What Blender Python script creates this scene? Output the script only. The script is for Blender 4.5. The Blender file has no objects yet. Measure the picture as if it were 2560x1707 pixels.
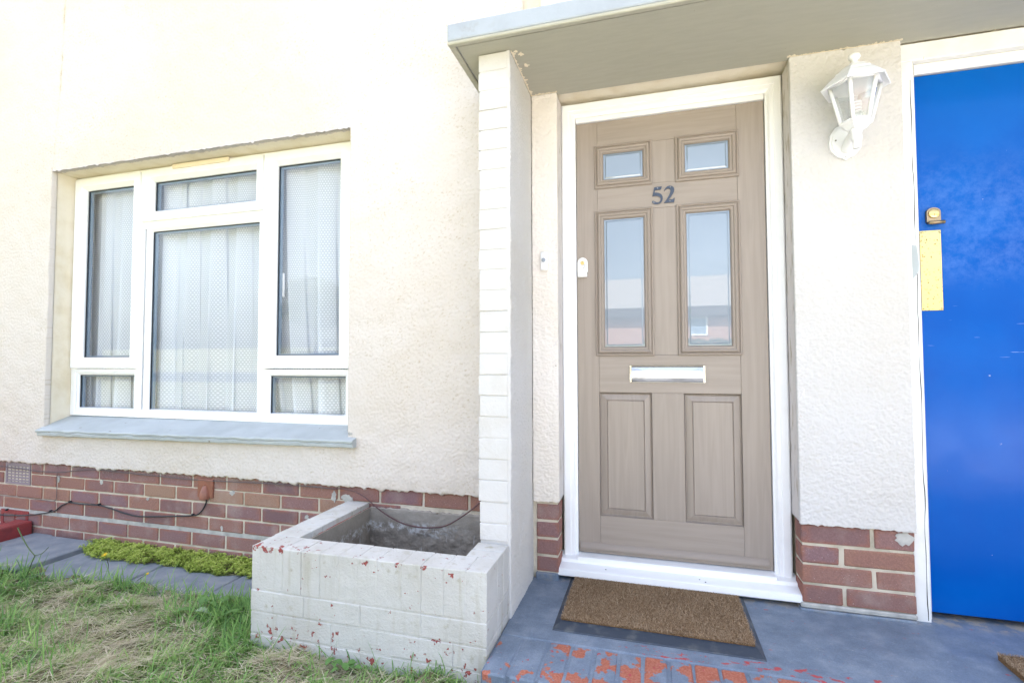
import bpy, bmesh, math, random
import numpy as np
from mathutils import Matrix, Vector

random.seed(7)
rng = np.random.default_rng(7)
R = math.radians
scene = bpy.context.scene
col = scene.collection

# ------------------------------------------------------------------ camera
cam_d = bpy.data.cameras.new('camera')
cam_d.sensor_width = 36.0
cam_d.lens = 1238.84 / 2560 * 36
cam_d.clip_start = 0.02
cam_d.clip_end = 2000
cam = bpy.data.objects.new('camera', cam_d)
col.objects.link(cam)
cam.matrix_world = Matrix(((0.96272, 0.012838, 0.270195, 0),
                           (0.270486, -0.035379, -0.962074, 0),
                           (-0.002792, 0.999292, -0.037533, 0),
                           (0, 0, 0, 1)))
scene.camera = cam

# ------------------------------------------------------------------ sky, sun, exposure
SUN_EL, SUN_ROT = R(61), R(-18)
world = bpy.data.worlds.new('World')
scene.world = world
world.use_nodes = True
wn = world.node_tree
for n in list(wn.nodes):
    wn.nodes.remove(n)
w_out = wn.nodes.new('ShaderNodeOutputWorld')
w_bg = wn.nodes.new('ShaderNodeBackground')
w_sky = wn.nodes.new('ShaderNodeTexSky')
w_sky.sky_type = 'NISHITA'
w_sky.sun_disc = False
w_sky.sun_elevation = SUN_EL
w_sky.sun_rotation = SUN_ROT
w_sky.air_density = 1.0
w_sky.dust_density = 5.0
w_sky.ozone_density = 1.0
w_hs = wn.nodes.new('ShaderNodeHueSaturation')
w_hs.inputs['Saturation'].default_value = 0.74
w_tc = wn.nodes.new('ShaderNodeTexCoord')
w_mp = wn.nodes.new('ShaderNodeMapping')
w_mp.inputs['Scale'].default_value = (1.2, 1.2, 4.0)
w_nz = wn.nodes.new('ShaderNodeTexNoise')
w_nz.inputs['Scale'].default_value = 2.2
w_nz.inputs['Detail'].default_value = 6
w_rp = wn.nodes.new('ShaderNodeValToRGB')
w_rp.color_ramp.elements[0].position = 0.42
w_rp.color_ramp.elements[0].color = (1, 1, 1, 1)
w_rp.color_ramp.elements[1].position = 0.72
w_rp.color_ramp.elements[1].color = (1.5, 1.45, 1.4, 1)
w_mx = wn.nodes.new('ShaderNodeMix')
w_mx.data_type = 'RGBA'
w_mx.blend_type = 'MULTIPLY'
w_mx.inputs[0].default_value = 1.0
wn.links.new(w_sky.outputs[0], w_hs.inputs['Color'])
wn.links.new(w_tc.outputs['Generated'], w_mp.inputs[0])
wn.links.new(w_mp.outputs[0], w_nz.inputs['Vector'])
wn.links.new(w_nz.outputs['Fac'], w_rp.inputs[0])
wn.links.new(w_hs.outputs[0], w_mx.inputs[6])
wn.links.new(w_rp.outputs[0], w_mx.inputs[7])
wn.links.new(w_mx.outputs[2], w_bg.inputs['Color'])
w_bg.inputs['Strength'].default_value = 0.10
wn.links.new(w_bg.outputs[0], w_out.inputs['Surface'])

sun_d = bpy.data.lights.new('sun', 'SUN')
sun_d.energy = 5.0
sun_d.angle = R(0.53)
sun_d.color = (1.0, 0.965, 0.92)
sun = bpy.data.objects.new('sun', sun_d)
col.objects.link(sun)
_sd = Vector((math.sin(SUN_ROT) * math.cos(SUN_EL), math.cos(SUN_ROT) * math.cos(SUN_EL), math.sin(SUN_EL)))
sun.rotation_euler = (-_sd).to_track_quat('-Z', 'Y').to_euler()
sun.location = (0, 20, 30)

vs = scene.view_settings
scene.display_settings.display_device = 'sRGB'
vs.view_transform = 'Standard'
vs.look = 'None'
vs.gamma = 1.0
vs.use_curve_mapping = False
vs.exposure = 2.92
scene.render.film_transparent = False
scene.cycles.use_denoising = True
scene.cycles.max_bounces = 8
scene.cycles.diffuse_bounces = 4
scene.cycles.glossy_bounces = 5
scene.cycles.transmission_bounces = 8
scene.cycles.transparent_max_bounces = 10
scene.cycles.caustics_reflective = False
scene.cycles.caustics_refractive = False

# ------------------------------------------------------------------ helpers
WM = {}


def link(o, parent=None):
    col.objects.link(o)
    WM[o] = Matrix.LocRotScale(o.location, o.rotation_euler, o.scale)
    if parent is not None:
        o.parent = parent
        o.matrix_parent_inverse = WM[parent].inverted()
    return o


def tag(o, label=None, cat=None, group=None, kind=None):
    if label: o['label'] = label
    if cat: o['category'] = cat
    if group: o['group'] = group
    if kind: o['kind'] = kind
    return o


def empty(name, loc=(0, 0, 0), parent=None):
    o = bpy.data.objects.new(name, None)
    o.empty_display_size = 0.05
    o.location = loc
    return link(o, parent)


def npmesh(name, V, F, smooth=False):
    V = np.asarray(V, np.float32)
    me = bpy.data.meshes.new(name)
    groups = F if isinstance(F, (list, tuple)) and len(F) and isinstance(F[0], np.ndarray) and F[0].ndim == 2 else [np.asarray(F)]
    loops = np.concatenate([g.ravel() for g in groups]).astype(np.int32)
    sizes = np.concatenate([np.full(len(g), g.shape[1], np.int32) for g in groups])
    starts = np.concatenate([[0], np.cumsum(sizes)[:-1]]).astype(np.int32)
    me.vertices.add(len(V))
    me.vertices.foreach_set('co', V.ravel())
    me.loops.add(len(loops))
    me.loops.foreach_set('vertex_index', loops)
    me.polygons.add(len(sizes))
    me.polygons.foreach_set('loop_start', starts)
    me.polygons.foreach_set('loop_total', sizes)
    if smooth:
        me.polygons.foreach_set('use_smooth', np.ones(len(sizes), bool))
    me.update(calc_edges=True)
    me.validate()
    return me


def attr(me, name, vals):
    a = me.attributes.new(name, 'FLOAT', 'POINT')
    a.data.foreach_set('value', np.asarray(vals, np.float32))


def mobj(name, me, mat, parent=None, loc=(0, 0, 0)):
    o = bpy.data.objects.new(name, me)
    o.location = loc
    if mat is not None and not me.materials:
        me.materials.append(mat)
    return link(o, parent)


def pmesh(name, verts, faces, mat, parent=None, smooth=False):
    me = bpy.data.meshes.new(name)
    me.from_pydata([tuple(v) for v in verts], [], faces)
    if smooth:
        for p in me.polygons: p.use_smooth = True
    me.update()
    return mobj(name, me, mat, parent)


def bm_box(bm, x0, x1, y0, y1, z0, z1):
    vs_ = [bm.verts.new(p) for p in ((x0, y0, z0), (x1, y0, z0), (x1, y1, z0), (x0, y1, z0),
                                     (x0, y0, z1), (x1, y0, z1), (x1, y1, z1), (x0, y1, z1))]
    for f in ((0, 3, 2, 1), (4, 5, 6, 7), (0, 1, 5, 4), (1, 2, 6, 5), (2, 3, 7, 6), (3, 0, 4, 7)):
        bm.faces.new([vs_[i] for i in f])


def finish(bm, name, mat, parent=None, bevel=0.0, seg=1, smooth=False, loc=(0, 0, 0)):
    if bevel > 0:
        bmesh.ops.bevel(bm, geom=list(bm.edges), offset=bevel, segments=seg, profile=0.5, affect='EDGES', clamp_overlap=True)
    me = bpy.data.meshes.new(name)
    bm.to_mesh(me)
    bm.free()
    if smooth:
        for p in me.polygons: p.use_smooth = True
    return mobj(name, me, mat, parent, loc)


def box(name, x0, x1, y0, y1, z0, z1, mat, parent=None, bevel=0.0, seg=1):
    bm = bmesh.new()
    cx, cy, cz = (x0 + x1) / 2, (y0 + y1) / 2, (z0 + z1) / 2
    bm_box(bm, x0 - cx, x1 - cx, y0 - cy, y1 - cy, z0 - cz, z1 - cz)
    return finish(bm, name, mat, parent, bevel, seg, loc=(cx, cy, cz))


def boxes(name, rects, mat, parent=None, bevel=0.0):
    bm = bmesh.new()
    for r in rects: bm_box(bm, *r)
    return finish(bm, name, mat, parent, bevel)


def ring(name, x0, x1, z0, z1, prof, mat, parent=None, cap=False):
    """mitred rectangular frame facing -Y; prof = [(inset, y), ...] from the outside in"""
    V, F = [], []
    for d, y in prof:
        V += [(x0 + d, y, z0 + d), (x1 - d, y, z0 + d), (x1 - d, y, z1 - d), (x0 + d, y, z1 - d)]
    for k in range(len(prof) - 1):
        a, b = 4 * k, 4 * k + 4
        for i in range(4):
            j = (i + 1) % 4
            F.append((a + i, a + j, b + j, b + i))
    if cap:
        b = 4 * (len(prof) - 1)
        F.append((b, b + 1, b + 2, b + 3))
    return pmesh(name, V, F, mat, parent)


def frames(pts):
    pts = [Vector(p) for p in pts]
    out = []
    up = Vector((0.123, 0.31, 0.94))
    for i, p in enumerate(pts):
        t = (pts[min(i + 1, len(pts) - 1)] - pts[max(i - 1, 0)]).normalized()
        a = t.cross(up)
        if a.length < 1e-3: a = t.cross(Vector((1, 0, 0)))
        a.normalize()
        out.append((p, a, t.cross(a).normalized()))
    return out


def smooth_path(pts, n=6):
    P = [Vector(p) for p in pts]
    out = []
    for i in range(len(P) - 1):
        p0, p1, p2, p3 = P[max(i - 1, 0)], P[i], P[i + 1], P[min(i + 2, len(P) - 1)]
        for k in range(n):
            t = k / n
            out.append(0.5 * ((2 * p1) + (p2 - p0) * t + (2 * p0 - 5 * p1 + 4 * p2 - p3) * t * t + (3 * p1 - p0 - 3 * p2 + p3) * t ** 3))
    out.append(P[-1])
    return out


def tube_geo(pts, r, n=8, taper=None):
    fr = frames(pts)
    V, F = [], []
    for i, (p, a, b) in enumerate(fr):
        rr = r if taper is None else r * taper[min(i, len(taper) - 1)] if not callable(taper) else r * taper(i / (len(fr) - 1))
        for k in range(n):
            an = 2 * math.pi * k / n
            V.append(p + a * (rr * math.cos(an)) + b * (rr * math.sin(an)))
    for i in range(len(fr) - 1):
        for k in range(n):
            k2 = (k + 1) % n
            F.append((i * n + k, i * n + k2, (i + 1) * n + k2, (i + 1) * n + k))
    F.append(tuple(range(n - 1, -1, -1)))
    F.append(tuple(range((len(fr) - 1) * n, len(fr) * n)))
    return V, F


def tube(name, pts, r, mat, parent=None, n=8, taper=None):
    V, F = tube_geo(pts, r, n, taper)
    return pmesh(name, V, F, mat, parent, True)


def lathe(name, prof, c, mat, parent=None, n=20, rot=0.0, smooth=True, axis='Z'):
    V, F = [], []
    for r, h in prof:
        for k in range(n):
            an = rot + 2 * math.pi * k / n
            if axis == 'Z':
                V.append((c[0] + r * math.cos(an), c[1] + r * math.sin(an), c[2] + h))
            else:  # along -Y
                V.append((c[0] + r * math.cos(an), c[1] - h, c[2] + r * math.sin(an)))
    for i in range(len(prof) - 1):
        for k in range(n):
            k2 = (k + 1) % n
            F.append((i * n + k, i * n + k2, (i + 1) * n + k2, (i + 1) * n + k))
    F.append(tuple(range(n - 1, -1, -1)))
    F.append(tuple(range((len(prof) - 1) * n, len(prof) * n)))
    return pmesh(name, V, F, mat, parent, smooth)


def extrude_poly(name, pts, y0, y1, mat, parent=None, bevel=0.0):
    """outline in the XZ plane, thick from y0 (front) to y1 (back)"""
    bm = bmesh.new()
    a = [bm.verts.new((x, y0, z)) for x, z in pts]
    b = [bm.verts.new((x, y1, z)) for x, z in pts]
    bm.faces.new(a)
    bm.faces.new(b[::-1])
    n = len(pts)
    for i in range(n):
        j = (i + 1) % n
        bm.faces.new((a[i], b[i], b[j], a[j]))
    bmesh.ops.recalc_face_normals(bm, faces=list(bm.faces))
    bmesh.ops.triangulate(bm, faces=[f for f in bm.faces if len(f.verts) > 4])
    return finish(bm, name, mat, parent)


def band_noise(nv, nu, step, wl, bw=0.45, seed=0, aniso=(1.0, 1.0)):
    """unit-variance noise on a grid, features about wl metres across"""
    g = np.random.default_rng(seed).standard_normal((nv, nu))
    fv = np.fft.fftfreq(nv, step)[:, None] * aniso[0]
    fu = np.fft.rfftfreq(nu, step)[None, :] * aniso[1]
    k = np.sqrt(fv ** 2 + fu ** 2)
    k0 = 1.0 / wl
    H = np.exp(-((k - k0) / (bw * k0)) ** 2)
    h = np.fft.irfft2(np.fft.rfft2(g) * H, s=(nv, nu))
    return h / (h.std() + 1e-9)


def low_noise(nv, nu, step, wl, seed=0, aniso=(1.0, 1.0)):
    g = np.random.default_rng(seed).standard_normal((nv, nu))
    fv = np.fft.fftfreq(nv, step)[:, None] * aniso[0]
    fu = np.fft.rfftfreq(nu, step)[None, :] * aniso[1]
    H = np.exp(-(fv ** 2 + fu ** 2) * wl ** 2)
    h = np.fft.irfft2(np.fft.rfft2(g) * H, s=(nv, nu))
    return h / (h.std() + 1e-9)


def jag(n, seed, amp, wl=8):
    g = np.random.default_rng(seed).standard_normal(n + 64)
    k = np.exp(-np.linspace(-2, 2, wl) ** 2)
    a = np.convolve(g, k / k.sum(), 'same')[32:32 + n]
    b = np.convolve(g[::-1], np.ones(3) / 3, 'same')[32:32 + n]
    return amp * (a / a.std() * 0.8 + b / b.std() * 0.35)


# ------------------------------------------------------------------ materials
class MB:
    def __init__(s, name, color=(0.8, 0.8, 0.8), rough=0.6, metal=0.0, spec=0.5):
        s.m = bpy.data.materials.new(name)
        s.m.use_nodes = True
        s.t = s.m.node_tree
        s.b = s.t.nodes['Principled BSDF']
        s.out = s.t.nodes['Material Output']
        s.b.inputs['Base Color'].default_value = (*color, 1)
        s.b.inputs['Roughness'].default_value = rough
        s.b.inputs['Metallic'].default_value = metal
        s.b.inputs['Specular IOR Level'].default_value = spec
        s.tc = s.t.nodes.new('ShaderNodeTexCoord')
        s.geo = s.t.nodes.new('ShaderNodeNewGeometry')
        s.objinfo = None

    def L(s, a, b): s.t.links.new(a, b)

    @property
    def obj(s): return s.tc.outputs['Object']

    @property
    def pos(s): return s.geo.outputs['Position']

    @property
    def gen(s): return s.tc.outputs['Generated']

    def rand(s):
        if not s.objinfo: s.objinfo = s.t.nodes.new('ShaderNodeObjectInfo')
        return s.objinfo.outputs['Random']

    def at(s, name):
        n = s.t.nodes.new('ShaderNodeAttribute')
        n.attribute_name = name
        return n.outputs['Fac']

    def map(s, v, scale=(1, 1, 1), off=None, rot=(0, 0, 0)):
        n = s.t.nodes.new('ShaderNodeMapping')
        n.inputs['Scale'].default_value = scale
        n.inputs['Rotation'].default_value = rot
        s.L(v, n.inputs[0])
        if off is not None:
            if isinstance(off, tuple): n.inputs['Location'].default_value = off
            else: s.L(off, n.inputs['Location'])
        return n.outputs[0]

    def noise(s, v, scale, detail=3.0, rough=0.55, dist=0.0):
        n = s.t.nodes.new('ShaderNodeTexNoise')
        n.inputs['Scale'].default_value = scale
        n.inputs['Detail'].default_value = detail
        n.inputs['Roughness'].default_value = rough
        n.inputs['Distortion'].default_value = dist
        s.L(v, n.inputs['Vector'])
        return n.outputs['Fac']

    def vor(s, v, scale, feature='F1', out='Distance'):
        n = s.t.nodes.new('ShaderNodeTexVoronoi')
        n.feature = feature
        n.inputs['Scale'].default_value = scale
        s.L(v, n.inputs['Vector'])
        return n.outputs[out]

    def ramp(s, f, stops, interp='LINEAR'):
        n = s.t.nodes.new('ShaderNodeValToRGB')
        cr = n.color_ramp
        cr.interpolation = interp
        while len(cr.elements) < len(stops): cr.elements.new(0.5)
        for e, (p, c) in zip(cr.elements, stops):
            e.position = p
            e.color = (*c, 1) if isinstance(c, tuple) else (c, c, c, 1)
        s.L(f, n.inputs[0])
        return n.outputs[0]

    def sock(s, inp, v):
        if isinstance(v, tuple): inp.default_value = (*v, 1) if len(inp.default_value) == 4 and len(v) == 3 else v
        elif isinstance(v, (int, float)): inp.default_value = v
        else: s.L(v, inp)

    def mix(s, f, a, b, mode='MIX'):
        n = s.t.nodes.new('ShaderNodeMix')
        n.data_type = 'RGBA'
        n.blend_type = mode
        s.sock(n.inputs[0], f)
        s.sock(n.inputs[6], a)
        s.sock(n.inputs[7], b)
        return n.outputs[2]

    def math(s, op, a, b=0.0, clamp=False):
        n = s.t.nodes.new('ShaderNodeMath')
        n.operation = op
        n.use_clamp = clamp
        s.sock(n.inputs[0], a)
        s.sock(n.inputs[1], b)
        return n.outputs[0]

    def sep(s, v):
        n = s.t.nodes.new('ShaderNodeSeparateXYZ')
        s.L(v, n.inputs[0])
        return n.outputs

    def rng(s, v, a, b, c=0.0, d=1.0):
        n = s.t.nodes.new('ShaderNodeMapRange')
        n.interpolation_type = 'SMOOTHSTEP'
        s.L(v, n.inputs[0])
        for i, q in enumerate((a, b, c, d)): n.inputs[1 + i].default_value = q
        return n.outputs[0]

    def bump(s, h, strength=0.4, dist=0.002):
        n = s.t.nodes.new('ShaderNodeBump')
        n.inputs['Strength'].default_value = strength
        n.inputs['Distance'].default_value = dist
        s.L(h, n.inputs['Height'])
        s.L(n.outputs[0], s.b.inputs['Normal'])
        return n

    def schlick(s):
        lw = s.t.nodes.new('ShaderNodeLayerWeight')
        lw.inputs['Blend'].default_value = 0.5
        return s.math('ADD', s.math('MULTIPLY', s.math('POWER', lw.outputs['Facing'], 5.0), 0.957), 0.043)

    def color(s, c): s.L(c, s.b.inputs['Base Color'])

    def rough(s, c): s.L(c, s.b.inputs['Roughness'])


def m_render(name, base, dirt, specks=0.6, speckcol=(0.50, 0.40, 0.28)):
    m = MB(name, base, 0.9, spec=0.15)
    lo = m.noise(m.pos, 1.7, 4)
    c = m.mix(m.rng(lo, 0.35, 0.7), base, tuple(x * y for x, y in zip(base, (0.95, 0.93, 0.89))))
    sp = m.noise(m.map(m.pos, (1, 1, 1.6)), 95, 2, 0.6)
    area = m.noise(m.pos, 3.1, 3)
    f = m.math('MULTIPLY', m.rng(sp, 0.66, 0.74), m.rng(area, 0.42, 0.62))
    c = m.mix(m.math('MULTIPLY', f, specks), c, speckcol)
    c = m.mix(m.math('MULTIPLY', m.at('stain'), 1.0, True), c, dirt)
    m.color(c)
    m.bump(m.noise(m.pos, 420, 3), 0.35, 0.0012)
    return m.m


M = {}
M['render_cream'] = m_render('cream_render', (0.635, 0.588, 0.55), (0.44, 0.36, 0.25))
M['render_white'] = m_render('white_render', (0.59, 0.575, 0.565), (0.38, 0.34, 0.27), 0.22, (0.50, 0.47, 0.45))
M['render_pillar'] = m_render('pale_cream_render', (0.76, 0.715, 0.67), (0.38, 0.34, 0.27), 0.06, (0.6, 0.5, 0.42))

m = MB('cream_plaster', (0.78, 0.68, 0.53), 0.85, spec=0.2)
n1 = m.noise(m.pos, 9, 5)
m.color(m.mix(m.rng(n1, 0.4, 0.75), (0.78, 0.71, 0.58), (0.70, 0.61, 0.45)))
m.bump(m.noise(m.pos, 60, 4), 0.5, 0.003)
M['plaster'] = m.m

m = MB('grey_cement', (0.42, 0.41, 0.39), 0.95, spec=0.1)
n1 = m.noise(m.pos, 25, 6)
m.color(m.ramp(n1, [(0.3, (0.33, 0.32, 0.30)), (0.55, (0.45, 0.44, 0.41)), (0.75, (0.55, 0.53, 0.49))]))
m.bump(m.noise(m.pos, 180, 4), 0.6, 0.003)
M['cement'] = m.m

m = MB('painted_reveal', (0.62, 0.58, 0.56), 0.9, spec=0.15)
n1 = m.noise(m.map(m.pos, (1, 1, 0.25)), 40, 5)
m.color(m.mix(m.rng(n1, 0.55, 0.7), (0.66, 0.62, 0.60), (0.42, 0.37, 0.30)))
m.bump(m.noise(m.pos, 120, 4), 0.6, 0.003)
M['reveal'] = m.m

m = MB('mortar', (0.55, 0.49, 0.38), 0.95, spec=0.1)
n1 = m.noise(m.pos, 14, 5)
m.color(m.ramp(n1, [(0.3, (0.40, 0.36, 0.28)), (0.5, (0.56, 0.50, 0.40)), (0.75, (0.66, 0.60, 0.50))]))
m.bump(m.noise(m.pos, 260, 4), 0.7, 0.003)
M['mortar'] = m.m


def m_brick(name, light=1.0):
    m = MB(name, (0.3, 0.12, 0.09), 0.88, spec=0.2)
    r = m.rand()
    comb = m.t.nodes.new('ShaderNodeCombineXYZ')
    for i in range(3): m.L(m.math('MULTIPLY', r, (37.0, 91.0, 53.0)[i]), comb.inputs[i])
    v = m.map(m.obj, off=comb.outputs[0])
    core = m.ramp(r, [(0.0, (0.18, 0.11, 0.115)), (0.2, (0.25, 0.14, 0.12)), (0.4, (0.225, 0.138, 0.148)), (0.6, (0.27, 0.15, 0.125)), (0.85, (0.27, 0.145, 0.115)), (1.0, (0.32, 0.21, 0.15))])
    edge = m.ramp(r, [(0.0, (0.27, 0.12, 0.09)), (0.5, (0.29, 0.135, 0.10)), (1.0, (0.33, 0.19, 0.13))])
    g = m.sep(m.gen)
    ax = m.math('ABSOLUTE', m.math('SUBTRACT', g[0], 0.5))
    az = m.math('ABSOLUTE', m.math('SUBTRACT', g[2], 0.5))
    e = m.math('MAXIMUM', m.rng(ax, 0.30, 0.5), m.rng(az, 0.22, 0.5))
    e = m.math('MULTIPLY', e, m.rng(m.noise(v, 22, 4), 0.3, 0.65))
    c = m.mix(e, core, edge)
    c = m.mix(0.55, c, m.ramp(m.noise(v, 190, 5, 0.7), [(0.3, (0.35, 0.30, 0.30)), (0.5, (0.5, 0.5, 0.5)), (0.72, (0.72, 0.66, 0.62))]), 'OVERLAY')
    c = m.mix(m.math('MULTIPLY', m.rng(m.noise(v, 240, 2), 0.68, 0.74), 0.7), c, (0.55, 0.50, 0.46))
    c = m.mix(m.math('MULTIPLY', m.rng(m.noise(m.pos, 7, 4), 0.52, 0.75), 0.35), c, (0.42, 0.36, 0.33))
    m.color(c)
    m.bump(m.noise(v, 260, 5, 0.7), 0.7, 0.002)
    return m.m


M['brick'] = m_brick('red_brick')

# thick masonry paint on the pier
m = MB('white_masonry_paint', (0.80, 0.76, 0.71), 0.75, spec=0.25)
n1 = m.noise(m.pos, 12, 4)
m.color(m.mix(m.rng(n1, 0.4, 0.7), (0.585, 0.572, 0.56), (0.56, 0.54, 0.515)))
m.bump(m.noise(m.pos, 90, 5, 0.65), 0.55, 0.004)
M['pier_paint'] = m.m

# planter paint: grey white, chipped down to red underneath, green-brown dirt
m = MB('chipped_planter_paint', (0.6, 0.61, 0.58), 0.7, spec=0.3)
p = m.sep(m.pos)
base = m.mix(m.rng(m.noise(m.pos, 6, 5), 0.35, 0.7), (0.565, 0.555, 0.53), (0.50, 0.485, 0.45))
streak = m.noise(m.map(m.pos, (1, 1, 0.12)), 28, 4)
base = m.mix(m.math('MULTIPLY', m.rng(streak, 0.52, 0.72), 0.38), base, (0.36, 0.32, 0.22))
blot = m.noise(m.pos, 17, 5, 0.6)
base = m.mix(m.math('MULTIPLY', m.rng(blot, 0.60, 0.74), 0.55), base, (0.27, 0.23, 0.12))
# chips are commoner along the arris of the rim, the left end and the foot
arr = m.math('MULTIPLY', m.rng(p[2], -0.700, -0.660), m.math('SUBTRACT', 1.0, m.rng(p[1], 1.465, 1.56)))
left = m.math('SUBTRACT', 1.0, m.rng(p[0], -1.36, -0.95))
foot = m.math('SUBTRACT', 1.0, m.rng(p[2], -0.99, -0.84))
bias = m.math('ADD', m.math('MULTIPLY', arr, m.math('ADD', m.math('MULTIPLY', left, 0.10), 0.04)), m.math('MULTIPLY', foot, 0.075))
chip = m.math('ADD', m.noise(m.pos, 38, 5, 0.62), bias)
cm = m.rng(chip, 0.665, 0.68)
red = m.mix(m.rng(m.noise(m.pos, 120, 3), 0.4, 0.7), (0.27, 0.06, 0.055), (0.36, 0.11, 0.09))
base = m.mix(cm, base, red)
m.color(base)
h = m.math('SUBTRACT', m.math('ADD', m.noise(m.pos, 130, 5, 0.7), m.noise(m.pos, 34, 4, 0.6)), m.math('MULTIPLY', cm, 0.6))
m.bump(h, 0.75, 0.004)
M['planter_paint'] = m.m

# inside of the planter
m = MB('mouldy_concrete', (0.16, 0.14, 0.12), 0.95, spec=0.1)
p = m.sep(m.pos)
c = m.ramp(m.noise(m.pos, 16, 7, 0.7), [(0.3, (0.20, 0.17, 0.14)), (0.5, (0.28, 0.245, 0.205)), (0.7, (0.37, 0.33, 0.28))])
wob = m.math('MULTIPLY', m.math('SUBTRACT', m.noise(m.pos, 7, 3), 0.5), 0.06)
zz = m.math('ADD', p[2], wob)
band = m.math('MULTIPLY', m.rng(zz, -0.79, -0.755), m.math('SUBTRACT', 1.0, m.rng(zz, -0.745, -0.715)))
salt = m.math('MULTIPLY', band, m.rng(m.noise(m.pos, 34, 5, 0.7), 0.46, 0.64))
xs = m.math('SUBTRACT', 1.0, m.rng(p[0], -0.95, -0.75))
drip = m.rng(m.noise(m.map(m.pos, (1, 1, 0.14), (3.1, 0, 0)), 42, 3), 0.63, 0.70)
drip = m.math('MULTIPLY', m.math('MULTIPLY', drip, 0.55), m.math('SUBTRACT', 1.0, m.rng(zz, -0.76, -0.74)))
c = m.mix(m.rng(zz, -0.75, -0.69), c, m.mix(m.noise(m.pos, 30, 5), (0.24, 0.215, 0.18), (0.40, 0.36, 0.31)))
c = m.mix(m.math('MAXIMUM', m.math('MULTIPLY', salt, xs), drip), c, (0.58, 0.57, 0.56))
rb = m.math('MULTIPLY', m.rng(m.noise(m.pos, 18, 5), 0.45, 0.55), m.math('MULTIPLY', m.rng(p[2], -0.735, -0.69), m.math('SUBTRACT', 1.0, m.rng(p[0], -1.258, -1.250))))
c = m.mix(rb, c, (0.30, 0.07, 0.055))
m.color(c)
m.bump(m.noise(m.pos, 55, 7, 0.7), 0.6, 0.006)
M['planter_inside'] = m.m

m = MB('soil', (0.06, 0.045, 0.03), 0.98, spec=0.05)
m.color(m.ramp(m.noise(m.pos, 60, 6), [(0.3, (0.035, 0.027, 0.02)), (0.7, (0.11, 0.085, 0.06))]))
m.bump(m.noise(m.pos, 70, 6), 1.0, 0.02)
M['soil'] = m.m

# canopy paint: the fascia's grey with warm ground bounce mixed into the soffit colour
m = MB('bounce_tinted_canopy_paint', (0.5, 0.5, 0.47), 0.65, spec=0.3)
br = m.noise(m.map(m.pos, (1.2, 6, 6)), 9, 5, 0.6)
c = m.mix(m.rng(br, 0.3, 0.7), (0.385, 0.372, 0.305), (0.41, 0.395, 0.325))
c = m.mix(m.math('MULTIPLY', m.rng(m.noise(m.map(m.pos, (2, 9, 9)), 22, 3), 0.72, 0.76), 0.35), c, (0.68, 0.63, 0.50))
c = m.mix(m.math('MULTIPLY', m.rng(m.noise(m.pos, 110, 2), 0.76, 0.80), 0.8), c, (0.12, 0.10, 0.08))
m.color(c)
m.bump(m.noise(m.map(m.pos, (2, 20, 20)), 30, 4), 0.25, 0.002)
M['canopy'] = m.m
m = MB('pale_grey_fascia_paint', (0.62, 0.64, 0.66), 0.6, spec=0.3)
n1 = m.noise(m.pos, 8, 6)
c = m.mix(m.rng(n1, 0.35, 0.7), (0.36, 0.395, 0.44), (0.31, 0.34, 0.38))
pz = m.sep(m.pos)
dirt = m.math('MULTIPLY', m.rng(m.noise(m.pos, 26, 6, 0.7), 0.50, 0.66), m.math('SUBTRACT', 1.0, m.rng(pz[0], -0.67, -0.40)))
c = m.mix(m.math('MULTIPLY', dirt, 0.45), c, (0.28, 0.28, 0.27))
m.color(c)
m.bump(m.noise(m.pos, 90, 4), 0.3, 0.002)
M['fascia'] = m.m
M['cream_paint'] = MB('cream_paint', (0.78, 0.69, 0.54), 0.8).m

# uPVC
m = MB('white_upvc', (0.82, 0.82, 0.82), 0.28, spec=0.5)
c = m.mix(m.math('MULTIPLY', m.rng(m.noise(m.pos, 11, 5), 0.5, 0.75), 0.5), (0.86, 0.865, 0.875), (0.80, 0.80, 0.80))
m.color(c)
m.b.inputs['Specular IOR Level'].default_value = 0.35
M['upvc'] = m.m
M['black_rubber'] = MB('black_gasket', (0.02, 0.025, 0.035), 0.5).m
M['spacer'] = MB('blue_grey_spacer', (0.22, 0.30, 0.40), 0.35).m

# clear glazing
def m_glass(name, tint=(0.985, 0.99, 0.995), boost=1.0):
    m = MB(name)
    m.t.nodes.remove(m.b)
    tr = m.t.nodes.new('ShaderNodeBsdfTransparent')
    tr.inputs[0].default_value = (*tint, 1)
    gl = m.t.nodes.new('ShaderNodeBsdfGlossy')
    gl.inputs['Roughness'].default_value = 0.0
    f = m.math('MULTIPLY', m.schlick(), boost, True)
    mx = m.t.nodes.new('ShaderNodeMixShader')
    m.L(f, mx.inputs[0])
    m.L(tr.outputs[0], mx.inputs[1])
    m.L(gl.outputs[0], mx.inputs[2])
    m.L(mx.outputs[0], m.out.inputs['Surface'])
    return m.m


M['glass'] = m_glass('window_glass', boost=1.6)
def m_pale_glass(name):
    m = MB(name)
    m.t.nodes.remove(m.b)
    a, b, c = (m.t.nodes.new(q) for q in ('ShaderNodeBsdfTransparent', 'ShaderNodeBsdfDiffuse', 'ShaderNodeBsdfGlossy'))
    a.inputs[0].default_value = (0.97, 0.98, 0.98, 1)
    b.inputs[0].default_value = (0.62, 0.66, 0.68, 1)  # diffuse share paints the pale sky reflection into the panes
    c.inputs['Roughness'].default_value = 0.02
    x, y = m.t.nodes.new('ShaderNodeMixShader'), m.t.nodes.new('ShaderNodeMixShader')
    x.inputs[0].default_value = 0.22
    m.L(a.outputs[0], x.inputs[1])
    m.L(b.outputs[0], x.inputs[2])
    m.L(m.math('MULTIPLY', m.schlick(), 1.8, True), y.inputs[0])
    m.L(x.outputs[0], y.inputs[1])
    m.L(c.outputs[0], y.inputs[2])
    m.L(y.outputs[0], m.out.inputs['Surface'])
    return m.m


M['lamp_glass'] = m_pale_glass('lantern_glass')
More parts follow.
